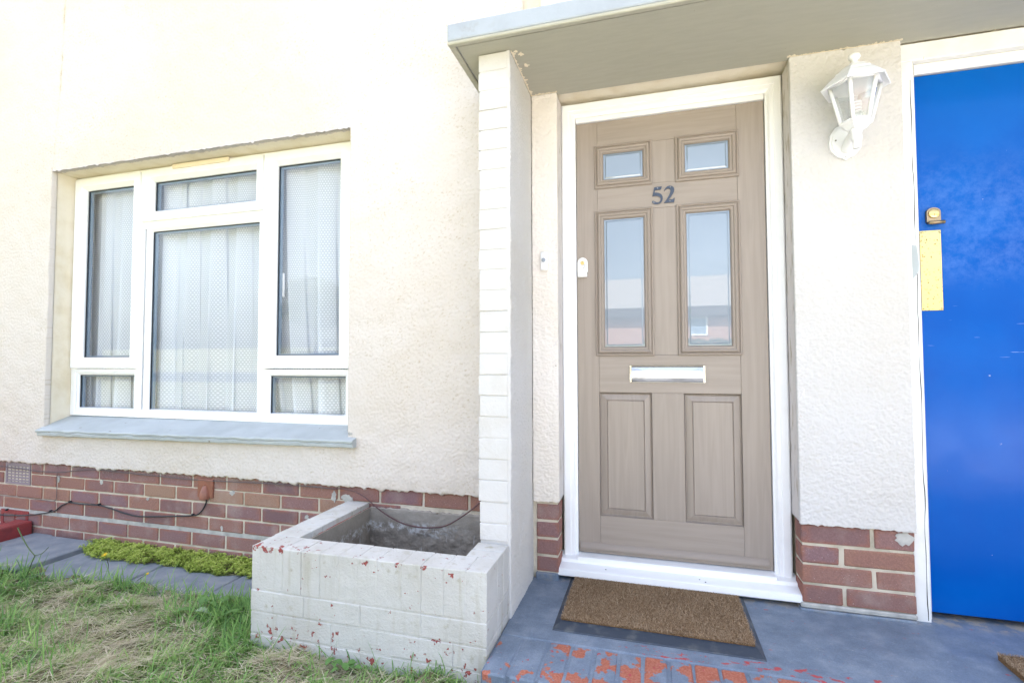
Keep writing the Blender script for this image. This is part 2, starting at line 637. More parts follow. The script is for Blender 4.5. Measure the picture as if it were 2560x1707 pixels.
# door panes: frosted backing behind polished glass, base tinted blue for the reflected sky
m = MB('polished_door_glass', (0.15, 0.205, 0.27), 0.02, spec=0.5)
m.b.inputs['IOR'].default_value = 2.0
m.b.inputs['Roughness'].default_value = 0.55
m.b.inputs['Coat Weight'].default_value = 1.0
m.b.inputs['Coat Roughness'].default_value = 0.01
m.b.inputs['Coat IOR'].default_value = 1.9
M['door_glass'] = m.m

# net curtain
m = MB('white_net_curtain', (0.85, 0.86, 0.88), 0.9, spec=0.1)
uv = m.tc.outputs['UV']
uvs = m.sep(uv)
row = m.math('FLOOR', m.math('DIVIDE', uvs[1], 0.0125))
odd = m.math('MULTIPLY', m.math('MODULO', row, 2.0), 0.5)
fu = m.math('FRACT', m.math('ADD', m.math('DIVIDE', uvs[0], 0.0145), odd))
fv = m.math('FRACT', m.math('DIVIDE', uvs[1], 0.0125))
du = m.math('SUBTRACT', fu, 0.5)
dv = m.math('SUBTRACT', fv, 0.5)
dd = m.math('SQRT', m.math('ADD', m.math('MULTIPLY', du, du), m.math('MULTIPLY', dv, dv)))
dot = m.math('SUBTRACT', 1.0, m.rng(dd, 0.20, 0.32))
alpha = m.math('ADD', m.math('MULTIPLY', dot, 0.20), 0.73)
m.t.nodes.remove(m.b)
df = m.t.nodes.new('ShaderNodeBsdfDiffuse')
df.inputs[0].default_value = (0.92, 0.96, 1.0, 1)
m.L(m.mix(dot, (0.77, 0.82, 0.89), (0.86, 0.90, 0.95)), df.inputs[0])
tl = m.t.nodes.new('ShaderNodeBsdfTranslucent')
tl.inputs[0].default_value = (0.80, 0.82, 0.86, 1)
a1 = m.t.nodes.new('ShaderNodeMixShader')
a1.inputs[0].default_value = 0.12
m.L(df.outputs[0], a1.inputs[1])
m.L(tl.outputs[0], a1.inputs[2])
tp = m.t.nodes.new('ShaderNodeBsdfTransparent')
a2 = m.t.nodes.new('ShaderNodeMixShader')
m.L(alpha, a2.inputs[0])
m.L(tp.outputs[0], a2.inputs[1])
m.L(a1.outputs[0], a2.inputs[2])
m.L(a2.outputs[0], m.out.inputs['Surface'])
M['curtain'] = m.m
M['room'] = MB('room_plaster', (0.40, 0.37, 0.34), 0.9).m


def m_door(name, vertical, base=(0.298, 0.252, 0.215)):
    m = MB(name, base, 0.42, spec=0.45)
    sc = (26, 26, 1.3) if vertical else (1.3, 26, 26)
    v = m.map(m.pos, sc)
    w = m.noise(v, 1.6, 3, 0.5, 1.2)
    fine = m.noise(m.map(m.pos, tuple(4 * x for x in sc)), 2.0, 3)
    c = m.mix(m.rng(w, 0.3, 0.7), base, tuple(x * 1.13 for x in base))
    m.color(c)
    hh = m.math('ADD', m.math('MULTIPLY', w, 1.0), m.math('MULTIPLY', fine, 0.5))
    m.bump(hh, 0.22, 0.0014)
    return m.m


M['door_v'] = m_door('taupe_door_skin', True)
M['door_h'] = m_door('taupe_door_rail', False)
M['door_mould'] = MB('taupe_moulding', (0.298, 0.249, 0.21), 0.5).m
m = MB('satin_chrome', (0.62, 0.62, 0.61), 0.26, 1.0)
m.color(m.mix(m.rng(m.noise(m.map(m.pos, (1, 1, 3)), 9, 4), 0.42, 0.68), (0.66, 0.66, 0.65), (0.42, 0.41, 0.40)))
M['satin_steel'] = m.m
M['brass'] = MB('brass', (0.72, 0.52, 0.22), 0.28, 1.0).m
M['bronze'] = MB('tarnished_brass', (0.36, 0.27, 0.17), 0.42, 1.0).m
m = MB('polished_brass_plate', (0.90, 0.72, 0.32), 0.3, 1.0)
sp = m.noise(m.pos, 150, 3, 0.6)
mid = m.noise(m.pos, 14, 3)
f = m.math('MULTIPLY', m.rng(sp, 0.60, 0.66), m.rng(mid, 0.38, 0.52))
m.color(m.mix(f, (0.72, 0.56, 0.24), (0.14, 0.10, 0.04)))
m.rough(m.mix(f, (0.30,) * 3, (0.7,) * 3))
M['brass_plate'] = m.m
M['white_plastic'] = MB('white_plastic', (0.82, 0.82, 0.82), 0.35).m
M['grey_button'] = MB('grey_button', (0.32, 0.36, 0.41), 0.4).m
M['numeral'] = MB('slate_numeral', (0.045, 0.06, 0.095), 0.3).m
M['dark'] = MB('dark_void', (0.02, 0.02, 0.02), 0.9).m
M['screw'] = MB('screw', (0.25, 0.22, 0.19), 0.4, 1.0).m

# blue gloss door: chalky handling marks and scratches
m = MB('blue_gloss_paint', (0.0, 0.10, 0.42), 0.22, spec=0.15)
p = m.sep(m.pos)
c = m.mix(m.rng(m.noise(m.pos, 3, 5), 0.35, 0.7), (0.0, 0.08, 0.385), (0.0, 0.098, 0.43))
zone = m.math('MULTIPLY', m.rng(p[2], 0.22, 0.34), m.math('SUBTRACT', 1.0, m.rng(p[2], 0.55, 0.80)))
sm = m.math('MULTIPLY', m.rng(m.noise(m.pos, 24, 9, 0.75, 0.1), 0.34, 0.70), m.math('ADD', m.math('MULTIPLY', zone, 0.11), 0.003))
c = m.mix(sm, c, (0.33, 0.43, 0.70))
sc1 = m.rng(m.noise(m.map(m.pos, (3.5, 1, 90)), 3.2, 2, 0.6), 0.735, 0.76)
z2 = m.math('MULTIPLY', m.rng(p[2], -0.06, 0.02), m.math('SUBTRACT', 1.0, m.rng(p[2], 0.14, 0.22)))
c = m.mix(m.math('MULTIPLY', m.math('MULTIPLY', sc1, z2), 0.6), c, (0.45, 0.58, 0.80))
fl = m.rng(m.noise(m.map(m.pos, (46, 46, 60)), 1.0, 3, 0.6), 0.76, 0.775)
c = m.mix(m.math('MULTIPLY', fl, 0.75), c, (0.60, 0.62, 0.62))
m.color(c)
m.rough(m.rng(m.noise(m.pos, 7, 5), 0.3, 0.7, 0.10, 0.24))
m.bump(m.noise(m.pos, 60, 4), 0.10, 0.002)
M['blue'] = m.m
m = MB('old_white_gloss', (0.78, 0.77, 0.75), 0.45, spec=0.4)
ch = m.noise(m.map(m.pos, (30, 30, 5)), 2.4, 4, 0.6)
cc = m.mix(m.rng(m.noise(m.pos, 12, 4), 0.4, 0.7), (0.80, 0.79, 0.77), (0.74, 0.73, 0.70))
m.color(m.mix(m.rng(ch, 0.73, 0.75), cc, (0.30, 0.24, 0.20)))
m.bump(m.noise(m.pos, 40, 4), 0.3, 0.003)
M['old_white'] = m.m

# porch paint
def m_porch(name, bricky):
    m = MB(name, (0.15, 0.19, 0.25), 0.55, spec=0.35)
    p = m.sep(m.pos)
    c = m.ramp(m.noise(m.pos, 11, 7, 0.65), [(0.3, (0.12, 0.155, 0.205)), (0.5, (0.155, 0.195, 0.255)), (0.72, (0.225, 0.265, 0.32))])
    c = m.mix(m.math('MULTIPLY', m.rng(m.noise(m.map(m.pos, (5, 14, 5), None, (0, 0, 0.35)), 6, 5, 0.7), 0.60, 0.72), 0.55), c, (0.36, 0.36, 0.34))
    c = m.mix(0.35, c, m.ramp(m.noise(m.pos, 260, 4, 0.75), [(0.3, (0.25, 0.25, 0.25)), (0.5, (0.5, 0.5, 0.5)), (0.72, (0.8, 0.8, 0.8))]), 'OVERLAY')
    if bricky:
        r = m.rand()
        wear = m.math('ADD', m.noise(m.pos, 13, 5, 0.55), m.math('MULTIPLY', m.rng(p[0], -0.36, -0.20), 0.105))
        wear = m.math('ADD', wear, m.math('MULTIPLY', m.math('SUBTRACT', r, 0.5), 0.10))
        wf = m.rng(wear, 0.575, 0.59)
        rc = m.mix(m.rng(m.noise(m.pos, 160, 4, 0.7), 0.35, 0.7), (0.31, 0.085, 0.05), (0.43, 0.17, 0.115))
        redp = m.rng(m.math('ADD', m.noise(m.pos, 34, 4), 0.0), 0.66, 0.68)
        c = m.mix(wf, c, rc)
        c = m.mix(redp, c, (0.36, 0.06, 0.07))
    else:
        line = m.math('SUBTRACT', 1.0, m.rng(m.math('ABSOLUTE', m.math('SUBTRACT', p[1], 1.635)), 0.0, 0.05))
        mid = m.math('MULTIPLY', m.rng(p[0], -0.15, 0.0), m.math('SUBTRACT', 1.0, m.rng(p[0], 0.55, 0.8)))
        rp = m.math('ADD', m.noise(m.map(m.pos, (0.7, 1.6, 1)), 30, 5, 0.65), m.math('MULTIPLY', m.math('MULTIPLY', line, mid), 0.13))
        c = m.mix(m.rng(rp, 0.685, 0.695), c, (0.38, 0.06, 0.065))
        dust = m.math('MULTIPLY', m.rng(m.noise(m.pos, 20, 6, 0.7), 0.45, 0.6), m.rng(p[1], 2.02, 2.08))
        c = m.mix(dust, c, (0.34, 0.30, 0.25))
        c = m.mix(m.rng(m.noise(m.pos, 120, 2), 0.775, 0.79), c, (0.70, 0.70, 0.70))
    m.color(c)
    m.bump(m.noise(m.pos, 80, 6, 0.7), 0.35, 0.004)
    m.rough(m.rng(m.noise(m.pos, 15, 4), 0.3, 0.7, 0.42, 0.7))
    return m.m


M['porch'] = m_porch('slate_blue_floor_paint', False)
M['porch_brick'] = m_porch('worn_painted_brick', True)

m = MB('grey_paving', (0.2, 0.22, 0.25), 0.8, spec=0.25)
c = m.ramp(m.noise(m.pos, 8, 7, 0.65), [(0.3, (0.145, 0.165, 0.195)), (0.5, (0.195, 0.215, 0.245)), (0.72, (0.27, 0.28, 0.285))])
c = m.mix(m.math('MULTIPLY', m.rng(m.noise(m.map(m.pos, (4, 13, 4)), 5, 6, 0.7), 0.58, 0.72), 0.6), c, (0.33, 0.30, 0.25))
m.color(c)
m.bump(m.noise(m.pos, 110, 6, 0.7), 0.5, 0.003)
M['paving'] = m.m
m = MB('grey_sill_paint', (0.46, 0.50, 0.51), 0.6, spec=0.3)
c = m.mix(m.rng(m.noise(m.pos, 7, 5), 0.35, 0.7), (0.43, 0.465, 0.475), (0.37, 0.40, 0.405))
c = m.mix(m.rng(m.noise(m.map(m.pos, (0.5, 1, 2)), 32, 6, 0.65), 0.66, 0.70), c, (0.20, 0.18, 0.15))
m.color(c)
m.bump(m.noise(m.map(m.pos, (0.25, 1, 1)), 60, 5), 0.6, 0.004)
M['sill'] = m.m

m = MB('red_gloss_paint', (0.36, 0.045, 0.045), 0.45, spec=0.4)
m.color(m.mix(m.rng(m.noise(m.pos, 20, 5), 0.4, 0.7), (0.27, 0.045, 0.045), (0.20, 0.04, 0.042)))
m.bump(m.noise(m.pos, 90, 5), 0.5, 0.004)
M['red_paint'] = m.m
M['air_brick'] = MB('lilac_air_brick', (0.26, 0.215, 0.235), 0.85).m
m = MB('terracotta_plastic', (0.36, 0.13, 0.075), 0.45)
m.color(m.mix(m.rng(m.noise(m.pos, 40, 5), 0.4, 0.7), (0.27, 0.105, 0.068), (0.215, 0.085, 0.055)))
M['brown_plastic'] = m.m
M['black_cable'] = MB('black_cable', (0.015, 0.016, 0.02), 0.45).m
M['brown_cable'] = MB('maroon_cable', (0.10, 0.045, 0.045), 0.5).m
M['grey_cable'] = MB('dusty_cable', (0.13, 0.10, 0.10), 0.8).m
M['web'] = MB('cobweb_dust', (0.30, 0.28, 0.26), 0.95).m

m = MB('coir', (0.26, 0.15, 0.075), 0.95, spec=0.1)
t_ = m.at('tint')
m.color(m.ramp(t_, [(0.0, (0.19, 0.12, 0.065)), (0.5, (0.33, 0.22, 0.13)), (1.0, (0.50, 0.38, 0.25))]))
M['coir'] = m.m
m = MB('coir_base', (0.2, 0.12, 0.06), 0.98, spec=0.05)
m.color(m.ramp(m.noise(m.pos, 300, 4), [(0.3, (0.12, 0.07, 0.035)), (0.7, (0.28, 0.17, 0.09))]))
m.bump(m.noise(m.pos, 350, 4), 1.0, 0.004)
M['coir_base'] = m.m
m = MB('mat_rubber', (0.05, 0.06, 0.075), 0.5, spec=0.4)
m.color(m.mix(m.rng(m.noise(m.pos, 18, 6), 0.45, 0.7), (0.035, 0.047, 0.068), (0.09, 0.10, 0.11)))
M['mat_rubber'] = m.m


def m_leafy(name, stops, trans=0.35, rough=0.6):
    m = MB(name, (0.1, 0.2, 0.03), rough, spec=0.25)
    c = m.ramp(m.at('tint'), stops)
    m.color(c)
    tl = m.t.nodes.new('ShaderNodeBsdfTranslucent')
    m.L(c, tl.inputs[0])
    mx = m.t.nodes.new('ShaderNodeMixShader')
    mx.inputs[0].default_value = trans
    m.L(m.b.outputs[0], mx.inputs[1])
    m.L(tl.outputs[0], mx.inputs[2])
    m.L(mx.outputs[0], m.out.inputs['Surface'])
    return m.m


M['grass'] = m_leafy('grass_blades', [(0.0, (0.10, 0.21, 0.07)), (0.3, (0.19, 0.35, 0.09)), (0.52, (0.33, 0.48, 0.15)), (0.66, (0.40, 0.42, 0.22)), (0.8, (0.54, 0.47, 0.33)), (1.0, (0.70, 0.63, 0.50))])
M['sedum'] = m_leafy('stonecrop_leaves', [(0.0, (0.10, 0.07, 0.03)), (0.2, (0.22, 0.30, 0.05)), (0.6, (0.45, 0.56, 0.11)), (1.0, (0.66, 0.72, 0.22))], 0.3)
M['weed'] = m_leafy('weed_leaves', [(0.0, (0.08, 0.18, 0.04)), (0.6, (0.16, 0.29, 0.09)), (1.0, (0.30, 0.37, 0.26))], 0.25, 0.45)
M['tree_leaf'] = m_leafy('tree_leaves', [(0.0, (0.03, 0.06, 0.015)), (0.6, (0.07, 0.11, 0.025)), (1.0, (0.13, 0.16, 0.04))], 0.3)
M['petal'] = MB('yellow_petals', (0.75, 0.50, 0.01), 0.6).m
M['stem'] = MB('green_stem', (0.07, 0.11, 0.035), 0.6).m
M['dead_leaf'] = MB('dead_leaf', (0.20, 0.08, 0.06), 0.8).m
m = MB('lawn_thatch', (0.14, 0.12, 0.06), 0.98, spec=0.05)
c = m.ramp(m.noise(m.pos, 45, 7, 0.7), [(0.3, (0.13, 0.115, 0.065)), (0.5, (0.22, 0.19, 0.115)), (0.7, (0.32, 0.27, 0.18))])
c = m.mix(m.rng(m.noise(m.pos, 5, 5), 0.42, 0.62), c, (0.10, 0.14, 0.04))
m.color(c)
m.bump(m.noise(m.pos, 90, 6), 1.0, 0.02)
M['ground'] = m.m
m = MB('bungalow_brick', (0.3, 0.15, 0.1), 0.9)
bt = m.t.nodes.new('ShaderNodeTexBrick')
bt.inputs['Color1'].default_value = (0.34, 0.155, 0.09, 1)
bt.inputs['Color2'].default_value = (0.27, 0.12, 0.08, 1)
bt.inputs['Mortar'].default_value = (0.5, 0.45, 0.38, 1)
bt.inputs['Scale'].default_value = 1.0
bt.inputs['Brick Width'].default_value = 0.225
bt.inputs['Row Height'].default_value = 0.075
bt.inputs['Mortar Size'].default_value = 0.006
m.L(m.map(m.pos, (1, 1, 1), None, (R(-90), 0, 0)), bt.inputs['Vector'])
m.color(bt.outputs[0])
M['far_brick'] = m.m
m = MB('roof_tiles', (0.22, 0.21, 0.2), 0.9)
bt = m.t.nodes.new('ShaderNodeTexBrick')
bt.inputs['Color1'].default_value = (0.25, 0.235, 0.22, 1)
bt.inputs['Color2'].default_value = (0.20, 0.19, 0.18, 1)
bt.inputs['Mortar'].default_value = (0.10, 0.10, 0.10, 1)
bt.inputs['Brick Width'].default_value = 0.3
bt.inputs['Row Height'].default_value = 0.2
bt.inputs['Mortar Size'].default_value = 0.012
m.L(m.map(m.pos, (1, 1, 1), None, (R(-90), 0, 0)), bt.inputs['Vector'])
m.color(bt.outputs[0])
M['roof'] = m.m
M['bark'] = MB('bark', (0.10, 0.08, 0.06), 0.95).m
M['brown_board'] = MB('brown_fascia_board', (0.07, 0.055, 0.05), 0.5).m
M['tarmac'] = MB('tarmac', (0.06, 0.06, 0.06), 0.9).m
m = MB('concrete_path', (0.35, 0.34, 0.32), 0.9)  # concrete lightened so more sun bounces up off it
m.color(m.ramp(m.noise(m.pos, 12, 6), [(0.3, (0.42, 0.41, 0.395)), (0.7, (0.54, 0.53, 0.51))]))
M['concrete'] = m.m

# ------------------------------------------------------------------ the setting: ground, path, lawn
FL = -0.905          # porch floor
GR = -1.015          # lawn soil


def ground_z(y):
    t = np.clip((-6.0 - y) / 22.0, 0, 1)
    return GR - 0.004 + 2.0 * (t * t * (3 - 2 * t))


ys = np.concatenate([np.linspace(-320, -40, 8), np.linspace(-34, -6, 15), np.linspace(-5, 1.3, 8), [2.0, 60.0, 320.0]])
xs = np.concatenate([[-320, -80, -30], np.linspace(-12, 12, 13), [30, 80, 320]])
V = [(x, y, float(ground_z(np.array(y)))) for y in ys for x in xs]
F = [(j * len(xs) + i, j * len(xs) + i + 1, (j + 1) * len(xs) + i + 1, (j + 1) * len(xs) + i) for j in range(len(ys) - 1) for i in range(len(xs) - 1)]
tag(pmesh('ground', V, F, M['ground'], None, True), kind='structure')

# bumpy lawn patch in front of the window
nx_, ny_ = 160, 110
gx = np.linspace(-5.6, -0.40, nx_)
gy = np.linspace(-1.2, 1.72, ny_)
hb = low_noise(ny_, nx_, 0.03, 0.10, 5) * 0.010 + low_noise(ny_, nx_, 0.03, 0.03, 6) * 0.004
edge = np.minimum.reduce([np.ones((ny_, nx_)), ((gx - gx[0]) / 0.3)[None, :] * np.ones((ny_, 1)), ((gy - gy[0]) / 0.3)[:, None] * np.ones((1, nx_))])
hb = (hb + 0.012) * np.clip(edge, 0, 1)
X, Y = np.meshgrid(gx, gy)
LV = np.stack([X, Y, GR + hb], -1).reshape(-1, 3)
ii = (np.arange(ny_ - 1)[:, None] * nx_ + np.arange(nx_ - 1)[None, :]).ravel()
lawn = tag(mobj('lawn', npmesh('lawn', LV, np.stack([ii, ii + 1, ii + nx_ + 1, ii + nx_], 1), True), M['ground']), kind='structure')


def lawn_h(x, y):
    i = np.clip(((x - gx[0]) / (gx[1] - gx[0])).astype(int), 0, nx_ - 1)
    j = np.clip(((y - gy[0]) / (gy[1] - gy[0])).astype(int), 0, ny_ - 1)
    return GR + hb[j, i]


bounce_path = tag(box('bounce_path', -0.40, 7.0, -9.5, 1.37, GR - 0.08, GR + 0.012, M['concrete']), kind='structure')  # unseen concrete, widened to bounce sunlight up at the house front

# painted slabs along the foot of the wall
pav = tag(box('pavement', -5.2, -1.20, 1.68, 2.06, -1.09, -1.012, M['soil'], None), kind='structure')
for (x0, x1, y0, y1, z1) in ((-4.30, -3.70, 1.60, 2.052, -0.985), (-3.445, -3.30, 1.60, 2.052, -0.987), (-3.292, -2.905, 1.655, 2.03, -0.982),
                             (-2.895, -2.33, 1.66, 1.985, -1.004), (-2.322, -1.86, 1.665, 1.99, -1.006), (-1.852, -1.25, 1.66, 1.985, -1.003)):
    box('paving_slab', x0, x1, y0, y1, z1 - 0.04, z1, M['paving'], pav, 0.005)
# ------------------------------------------------------------------ the house
house = empty('house', (0, 2.06, GR))
tag(house, 'cream rendered house front with red brick plinth, white window and taupe door', 'house')

B = 2.052            # brick face
RF = 2.038           # render face
WX0, WX1, WZ0, WZ1 = -3.38, -1.372, -0.400, 1.118      # window opening
core = boxes('wall', [(-7, WX0, 2.066, 2.30, -1.15, 3.9), (WX1, -0.392, 2.066, 2.30, -1.15, 3.9), (WX0, WX1, 2.066, 2.30, WZ1, 3.9),
                      (WX0, WX1, 2.066, 2.30, -1.15, WZ0 - 0.03), (-0.392, 7, 2.066, 2.30, 1.150, 3.9), (0.532, 0.868, 2.066, 2.30, -1.15, 1.150),
                      (1.90, 7, 2.066, 2.30, -1.15, 1.150)], M['plaster'], house)
boxes('shell_wall', [(-7.2, -7.0, 2.066, 9.0, -1.15, 3.9), (7.0, 7.2, 2.066, 9.0, -1.15, 3.9), (-7.0, 7.0, 8.8, 9.0, -1.15, 3.9)], M['plaster'], house)
pmesh('roof', [(-7.5, 1.80, 3.85), (7.5, 1.80, 3.85), (7.5, 5.5, 6.1), (-7.5, 5.5, 6.1), (-7.5, 9.3, 3.85), (7.5, 9.3, 3.85)],
      [(0, 1, 2, 3), (3, 2, 5, 4), (0, 3, 4), (1, 5, 2), (0, 4, 5, 1)], M['roof'], house)
boxes('room_wall', [(-4.0, -0.8, 5.4, 5.5, -0.95, 1.6), (-4.1, -4.0, 2.30, 5.5, -0.95, 1.6), (-0.8, -0.7, 2.30, 5.5, -0.95, 1.6),
                    (-4.1, -0.7, 2.30, 5.5, 1.6, 1.7), (-4.1, -0.7, 2.30, 5.5, -1.05, -0.95)], M['room'], house)
boxes('upper_render', [(-7, 7, RF + 0.001, 2.066, 2.322, 3.9), (-7, -4.102, RF + 0.001, 2.066, -0.59, 2.32), (-0.44, 7, RF + 0.001, 2.066, 1.215, 2.32), (2.0, 7, RF + 0.001, 2.066, -0.6, 1.2)],
      M['render_cream'], house)

# --- the roughcast sheet round the window
step = 0.004
cx_ = np.concatenate([np.linspace(-4.1, WX0, 181), np.linspace(WX0, WX1, 503)[1:], np.linspace(WX1, -0.520, 214)[1:]])
cz_ = np.concatenate([np.linspace(-0.590, WZ0, 48), np.linspace(WZ0, WZ1, 380)[1:], np.linspace(WZ1, 2.32, 301)[1:]])
nu, nv = len(cx_), len(cz_)
iw0, iw1, jw0, jw1 = 180, 682, 47, 426
h = 0.75 * band_noise(nv, nu, step, 0.0135, 0.75, 11, (1.15, 0.95)) + 0.65 * band_noise(nv, nu, step, 0.024, 0.6, 13)
h = np.tanh(h * 0.9) * 0.0011 + low_noise(nv, nu, step, 0.10, 12) * 0.0010
XX, ZZ = np.meshgrid(cx_, cz_)
stain = np.zeros_like(h)
sp = low_noise(nv, nu, step, 0.007, 21, (0.8, 1.3))
reg = np.clip((low_noise(nv, nu, step, 0.35, 22) * 0.5 + 0.35 + 0.5 * np.clip((XX + 1.7) / 1.0, -0.4, 1)), 0, 1)
stain += np.clip((sp - 1.35) * 1.1, 0, 1) * (0.24 + 0.46 * reg)
# crack in the render, running down to the window head corner
crk = np.array([[2.4, -3.305], [2.139, -3.314], [1.995, -3.321], [1.778, -3.328], [1.622, -3.334], [1.539, -3.341], [1.445, -3.353], [1.279, -3.365], [1.118, -3.378], [0.992, -3.362], [0.802, -3.357], [0.6, -3.36]])[::-1]
cxr = np.interp(cz_, crk[:, 0], crk[:, 1]) + jag(nv, 33, 0.0022, 10)
dd = np.abs(XX - cxr[:, None])
wide = np.interp(cz_, [0.7, 0.95, 1.12, 1.45, 1.56, 1.75, 2.4], [0, 0.35, 0.6, 0.15, 0.8, 1.0, 0.9]) * np.clip(0.7 + 0.4 * low_noise(nv, 8, step, 0.06, 34)[:, 0], 0.15, 1)
g = np.exp(-(dd / 0.0045) ** 2) * wide[:, None]
h += g * 0.006
stain += np.clip(g * 0.85 + np.exp(-(dd / 0.016) ** 2) * wide[:, None] * 0.12, 0, 1)
# green-brown tide mark along the lower edge
alg = np.clip((-0.50 - ZZ) / 0.09, 0, 1) ** 2 * np.clip(0.35 + 0.5 * low_noise(nv, nu, step, 0.05, 41), 0, 1)
stain += alg * 0.28
sk = np.zeros_like(stain)
for (sx, sw, sa) in ((-1.335, 0.012, 0.5), (-1.36, 0.03, 0.25), (-3.36, 0.014, 0.4), (-2.9, 0.03, 0.12), (-2.1, 0.025, 0.16), (-1.7, 0.02, 0.12)):
    sk += sa * np.exp(-((XX - sx - 0.006 * np.sin(ZZ * 30)) / sw) ** 2) * np.clip((ZZ + 0.60) / 0.18, 0, 1) * (ZZ < -0.40)
stain += sk * np.clip(0.4 + 0.5 * low_noise(nv, nu, step, 0.02, 44, (0.3, 1.0)), 0, 1) * 0.5
stain += np.clip(low_noise(nv, nu, step, 0.16, 42, (0.35, 1.0)) - 1.2, 0, 1) * 0.10 * np.clip((0.2 - ZZ) / 0.6, 0, 1)
YY = RF - 0.0 + h
# ragged edges
jb = jag(nu, 51, 0.005, 14)
ZZ[0] += jb
ZZ[1] += jb * 0.5
jt = np.abs(jag(iw1 - iw0 + 1, 52, 0.0035, 12))
ZZ[jw1, iw0:iw1 + 1] -= jt
YY[0] = RF + 0.004
idx = np.arange(nv * nu).reshape(nv, nu)
q = np.stack([idx[:-1, :-1], idx[:-1, 1:], idx[1:, 1:], idx[1:, :-1]], -1)
keep = np.ones((nv - 1, nu - 1), bool)
keep[jw0:jw1, iw0:iw1] = False
F = q[keep]
V = np.stack([XX, YY, ZZ], -1).reshape(-1, 3)
st = stain.ravel()


def skirt(V, st, F, rows, dy=0.03):
    for r in rows:
        n0 = len(V)
        extra = V[r].copy()
        extra[:, 1] = RF + dy
        V = np.concatenate([V, extra])
        st = np.concatenate([st, np.clip(st[r] + 0.15, 0, 1)])
        k = np.arange(len(r) - 1)
        F = np.concatenate([F, np.stack([r[k], n0 + k, n0 + k + 1, r[k + 1]], 1)])
    return V, st, F


V, st, F = skirt(V, st, F, [idx[0, :], idx[jw1, iw0:iw1 + 1][::-1], idx[jw0:jw1 + 1, iw0], idx[jw0:jw1 + 1, iw1][::-1]])
me = npmesh('roughcast_render', V, F, True)
attr(me, 'stain', st)
mobj('roughcast_render', me, M['render_cream'], house)


def rough_panel(name, o, u, v, nrm, lu, lv, step, amp, wl, seed, mat, parent, aniso=(1.2, 0.9), jag_bottom=0.0, jag_top=0.0, back=0.02, spots=0.15):
    nu, nv = int(lu / step) + 1, int(lv / step) + 1
    pu, pv = max(nu, 64), max(nv, 64)
    hh = (np.tanh((0.8 * band_noise(pv, pu, step, wl * 0.8, 0.8, seed, aniso) + 0.6 * band_noise(pv, pu, step, wl * 1.7, 0.6, seed + 7, aniso)) * 0.9) * amp + low_noise(pv, pu, step, 0.09, seed + 1) * amp * 0.5)[:nv, :nu]
    st = np.clip(low_noise(pv, pu, step, 0.008, seed + 2)[:nv, :nu] - 1.7, 0, 1) * spots
    U, W = np.meshgrid(np.linspace(0, lu, nu), np.linspace(0, lv, nv))
    if jag_bottom: W[0] += jag(nu, seed + 3, jag_bottom, 10)
    if jag_top: W[-1] += jag(nu, seed + 4, jag_top, 8)
    o, u, v, nrm = (np.array(a, float) for a in (o, u, v, nrm))
    P = o + U[..., None] * u + W[..., None] * v + hh[..., None] * nrm
    idx = np.arange(nu * nv).reshape(nv, nu)
    F = np.stack([idx[:-1, :-1], idx[:-1, 1:], idx[1:, 1:], idx[1:, :-1]], -1).reshape(-1, 4)
    P = P.reshape(-1, 3)
    st = st.ravel()
    for r in (idx[0], idx[-1][::-1], idx[:, 0][::-1], idx[:, -1]):
        n0 = len(P)
        P = np.concatenate([P, P[r] - nrm * back])
        st = np.concatenate([st, st[r]])
        k = np.arange(len(r) - 1)
        F = np.concatenate([F, np.stack([r[k], n0 + k, n0 + k + 1, r[k + 1]], 1)])
    me = npmesh(name, P, F, True)
    attr(me, 'stain', st)
    return mobj(name, me, mat, parent)


# pillars either side of the front door
rough_panel('pillar_render', (-0.482, RF, -0.588), (1, 0, 0), (0, 0, 1), (0, -1, 0), 0.108, 1.722, 0.003, 0.0016, 0.017, 60, M['render_pillar'], house, (0.75, 1.1), 0.002)
rough_panel('pillar_render', (0.514, RF, -0.597), (1, 0, 0), (0, 0, 1), (0, -1, 0), 0.356, 1.732, 0.003, 0.0015, 0.0155, 70, M['render_white'], house, (1.1, 0.95), 0.002, 0.0015)
box('reveal', -0.40, -0.3745, RF + 0.002, 2.30, -0.586, 1.134, M['reveal'], house)
box('reveal', 0.516, 0.54, RF + 0.002, 2.30, -0.594, 1.134, M['reveal'], house)
boxes('wall', [(-0.50, -0.392, 2.046, 2.30, -0.585, 1.134)], M['cement'], house)
boxes('wall', [(0.523, 0.865, 2.046, 2.30, -0.592, 1.134)], M['cement'], house)

# --- bricks
BC = {}


def brick(x0, x1, y0, y1, z0, z1, mat, parent, bevel=0.0035, jit=0.0012, name='brick', seg=1):
    sx, sy, sz = round(x1 - x0, 3), round(y1 - y0, 3), round(z1 - z0, 3)
    key = (sx, sy, sz, mat.name, bevel, seg)
    lst = BC.setdefault(key, [])
    if len(lst) < 4:
        bm = bmesh.new()
        bm_box(bm, -sx / 2, sx / 2, -sy / 2, sy / 2, -sz / 2, sz / 2)
        bmesh.ops.bevel(bm, geom=list(bm.edges), offset=bevel, segments=seg, profile=0.5, affect='EDGES')
        for v in bm.verts:
            v.co += Vector((random.uniform(-jit, jit), random.uniform(-jit, jit) * 0.6, random.uniform(-jit, jit)))
        me = bpy.data.meshes.new(name)
        bm.to_mesh(me)
        bm.free()
        me.materials.append(mat)
        lst.append(me)
    o = bpy.data.objects.new(name, random.choice(lst))
    o.location = ((x0 + x1) / 2, (y0 + y1) / 2 + random.uniform(-0.0015, 0.0015), (z0 + z1) / 2)
    return link(o, parent)


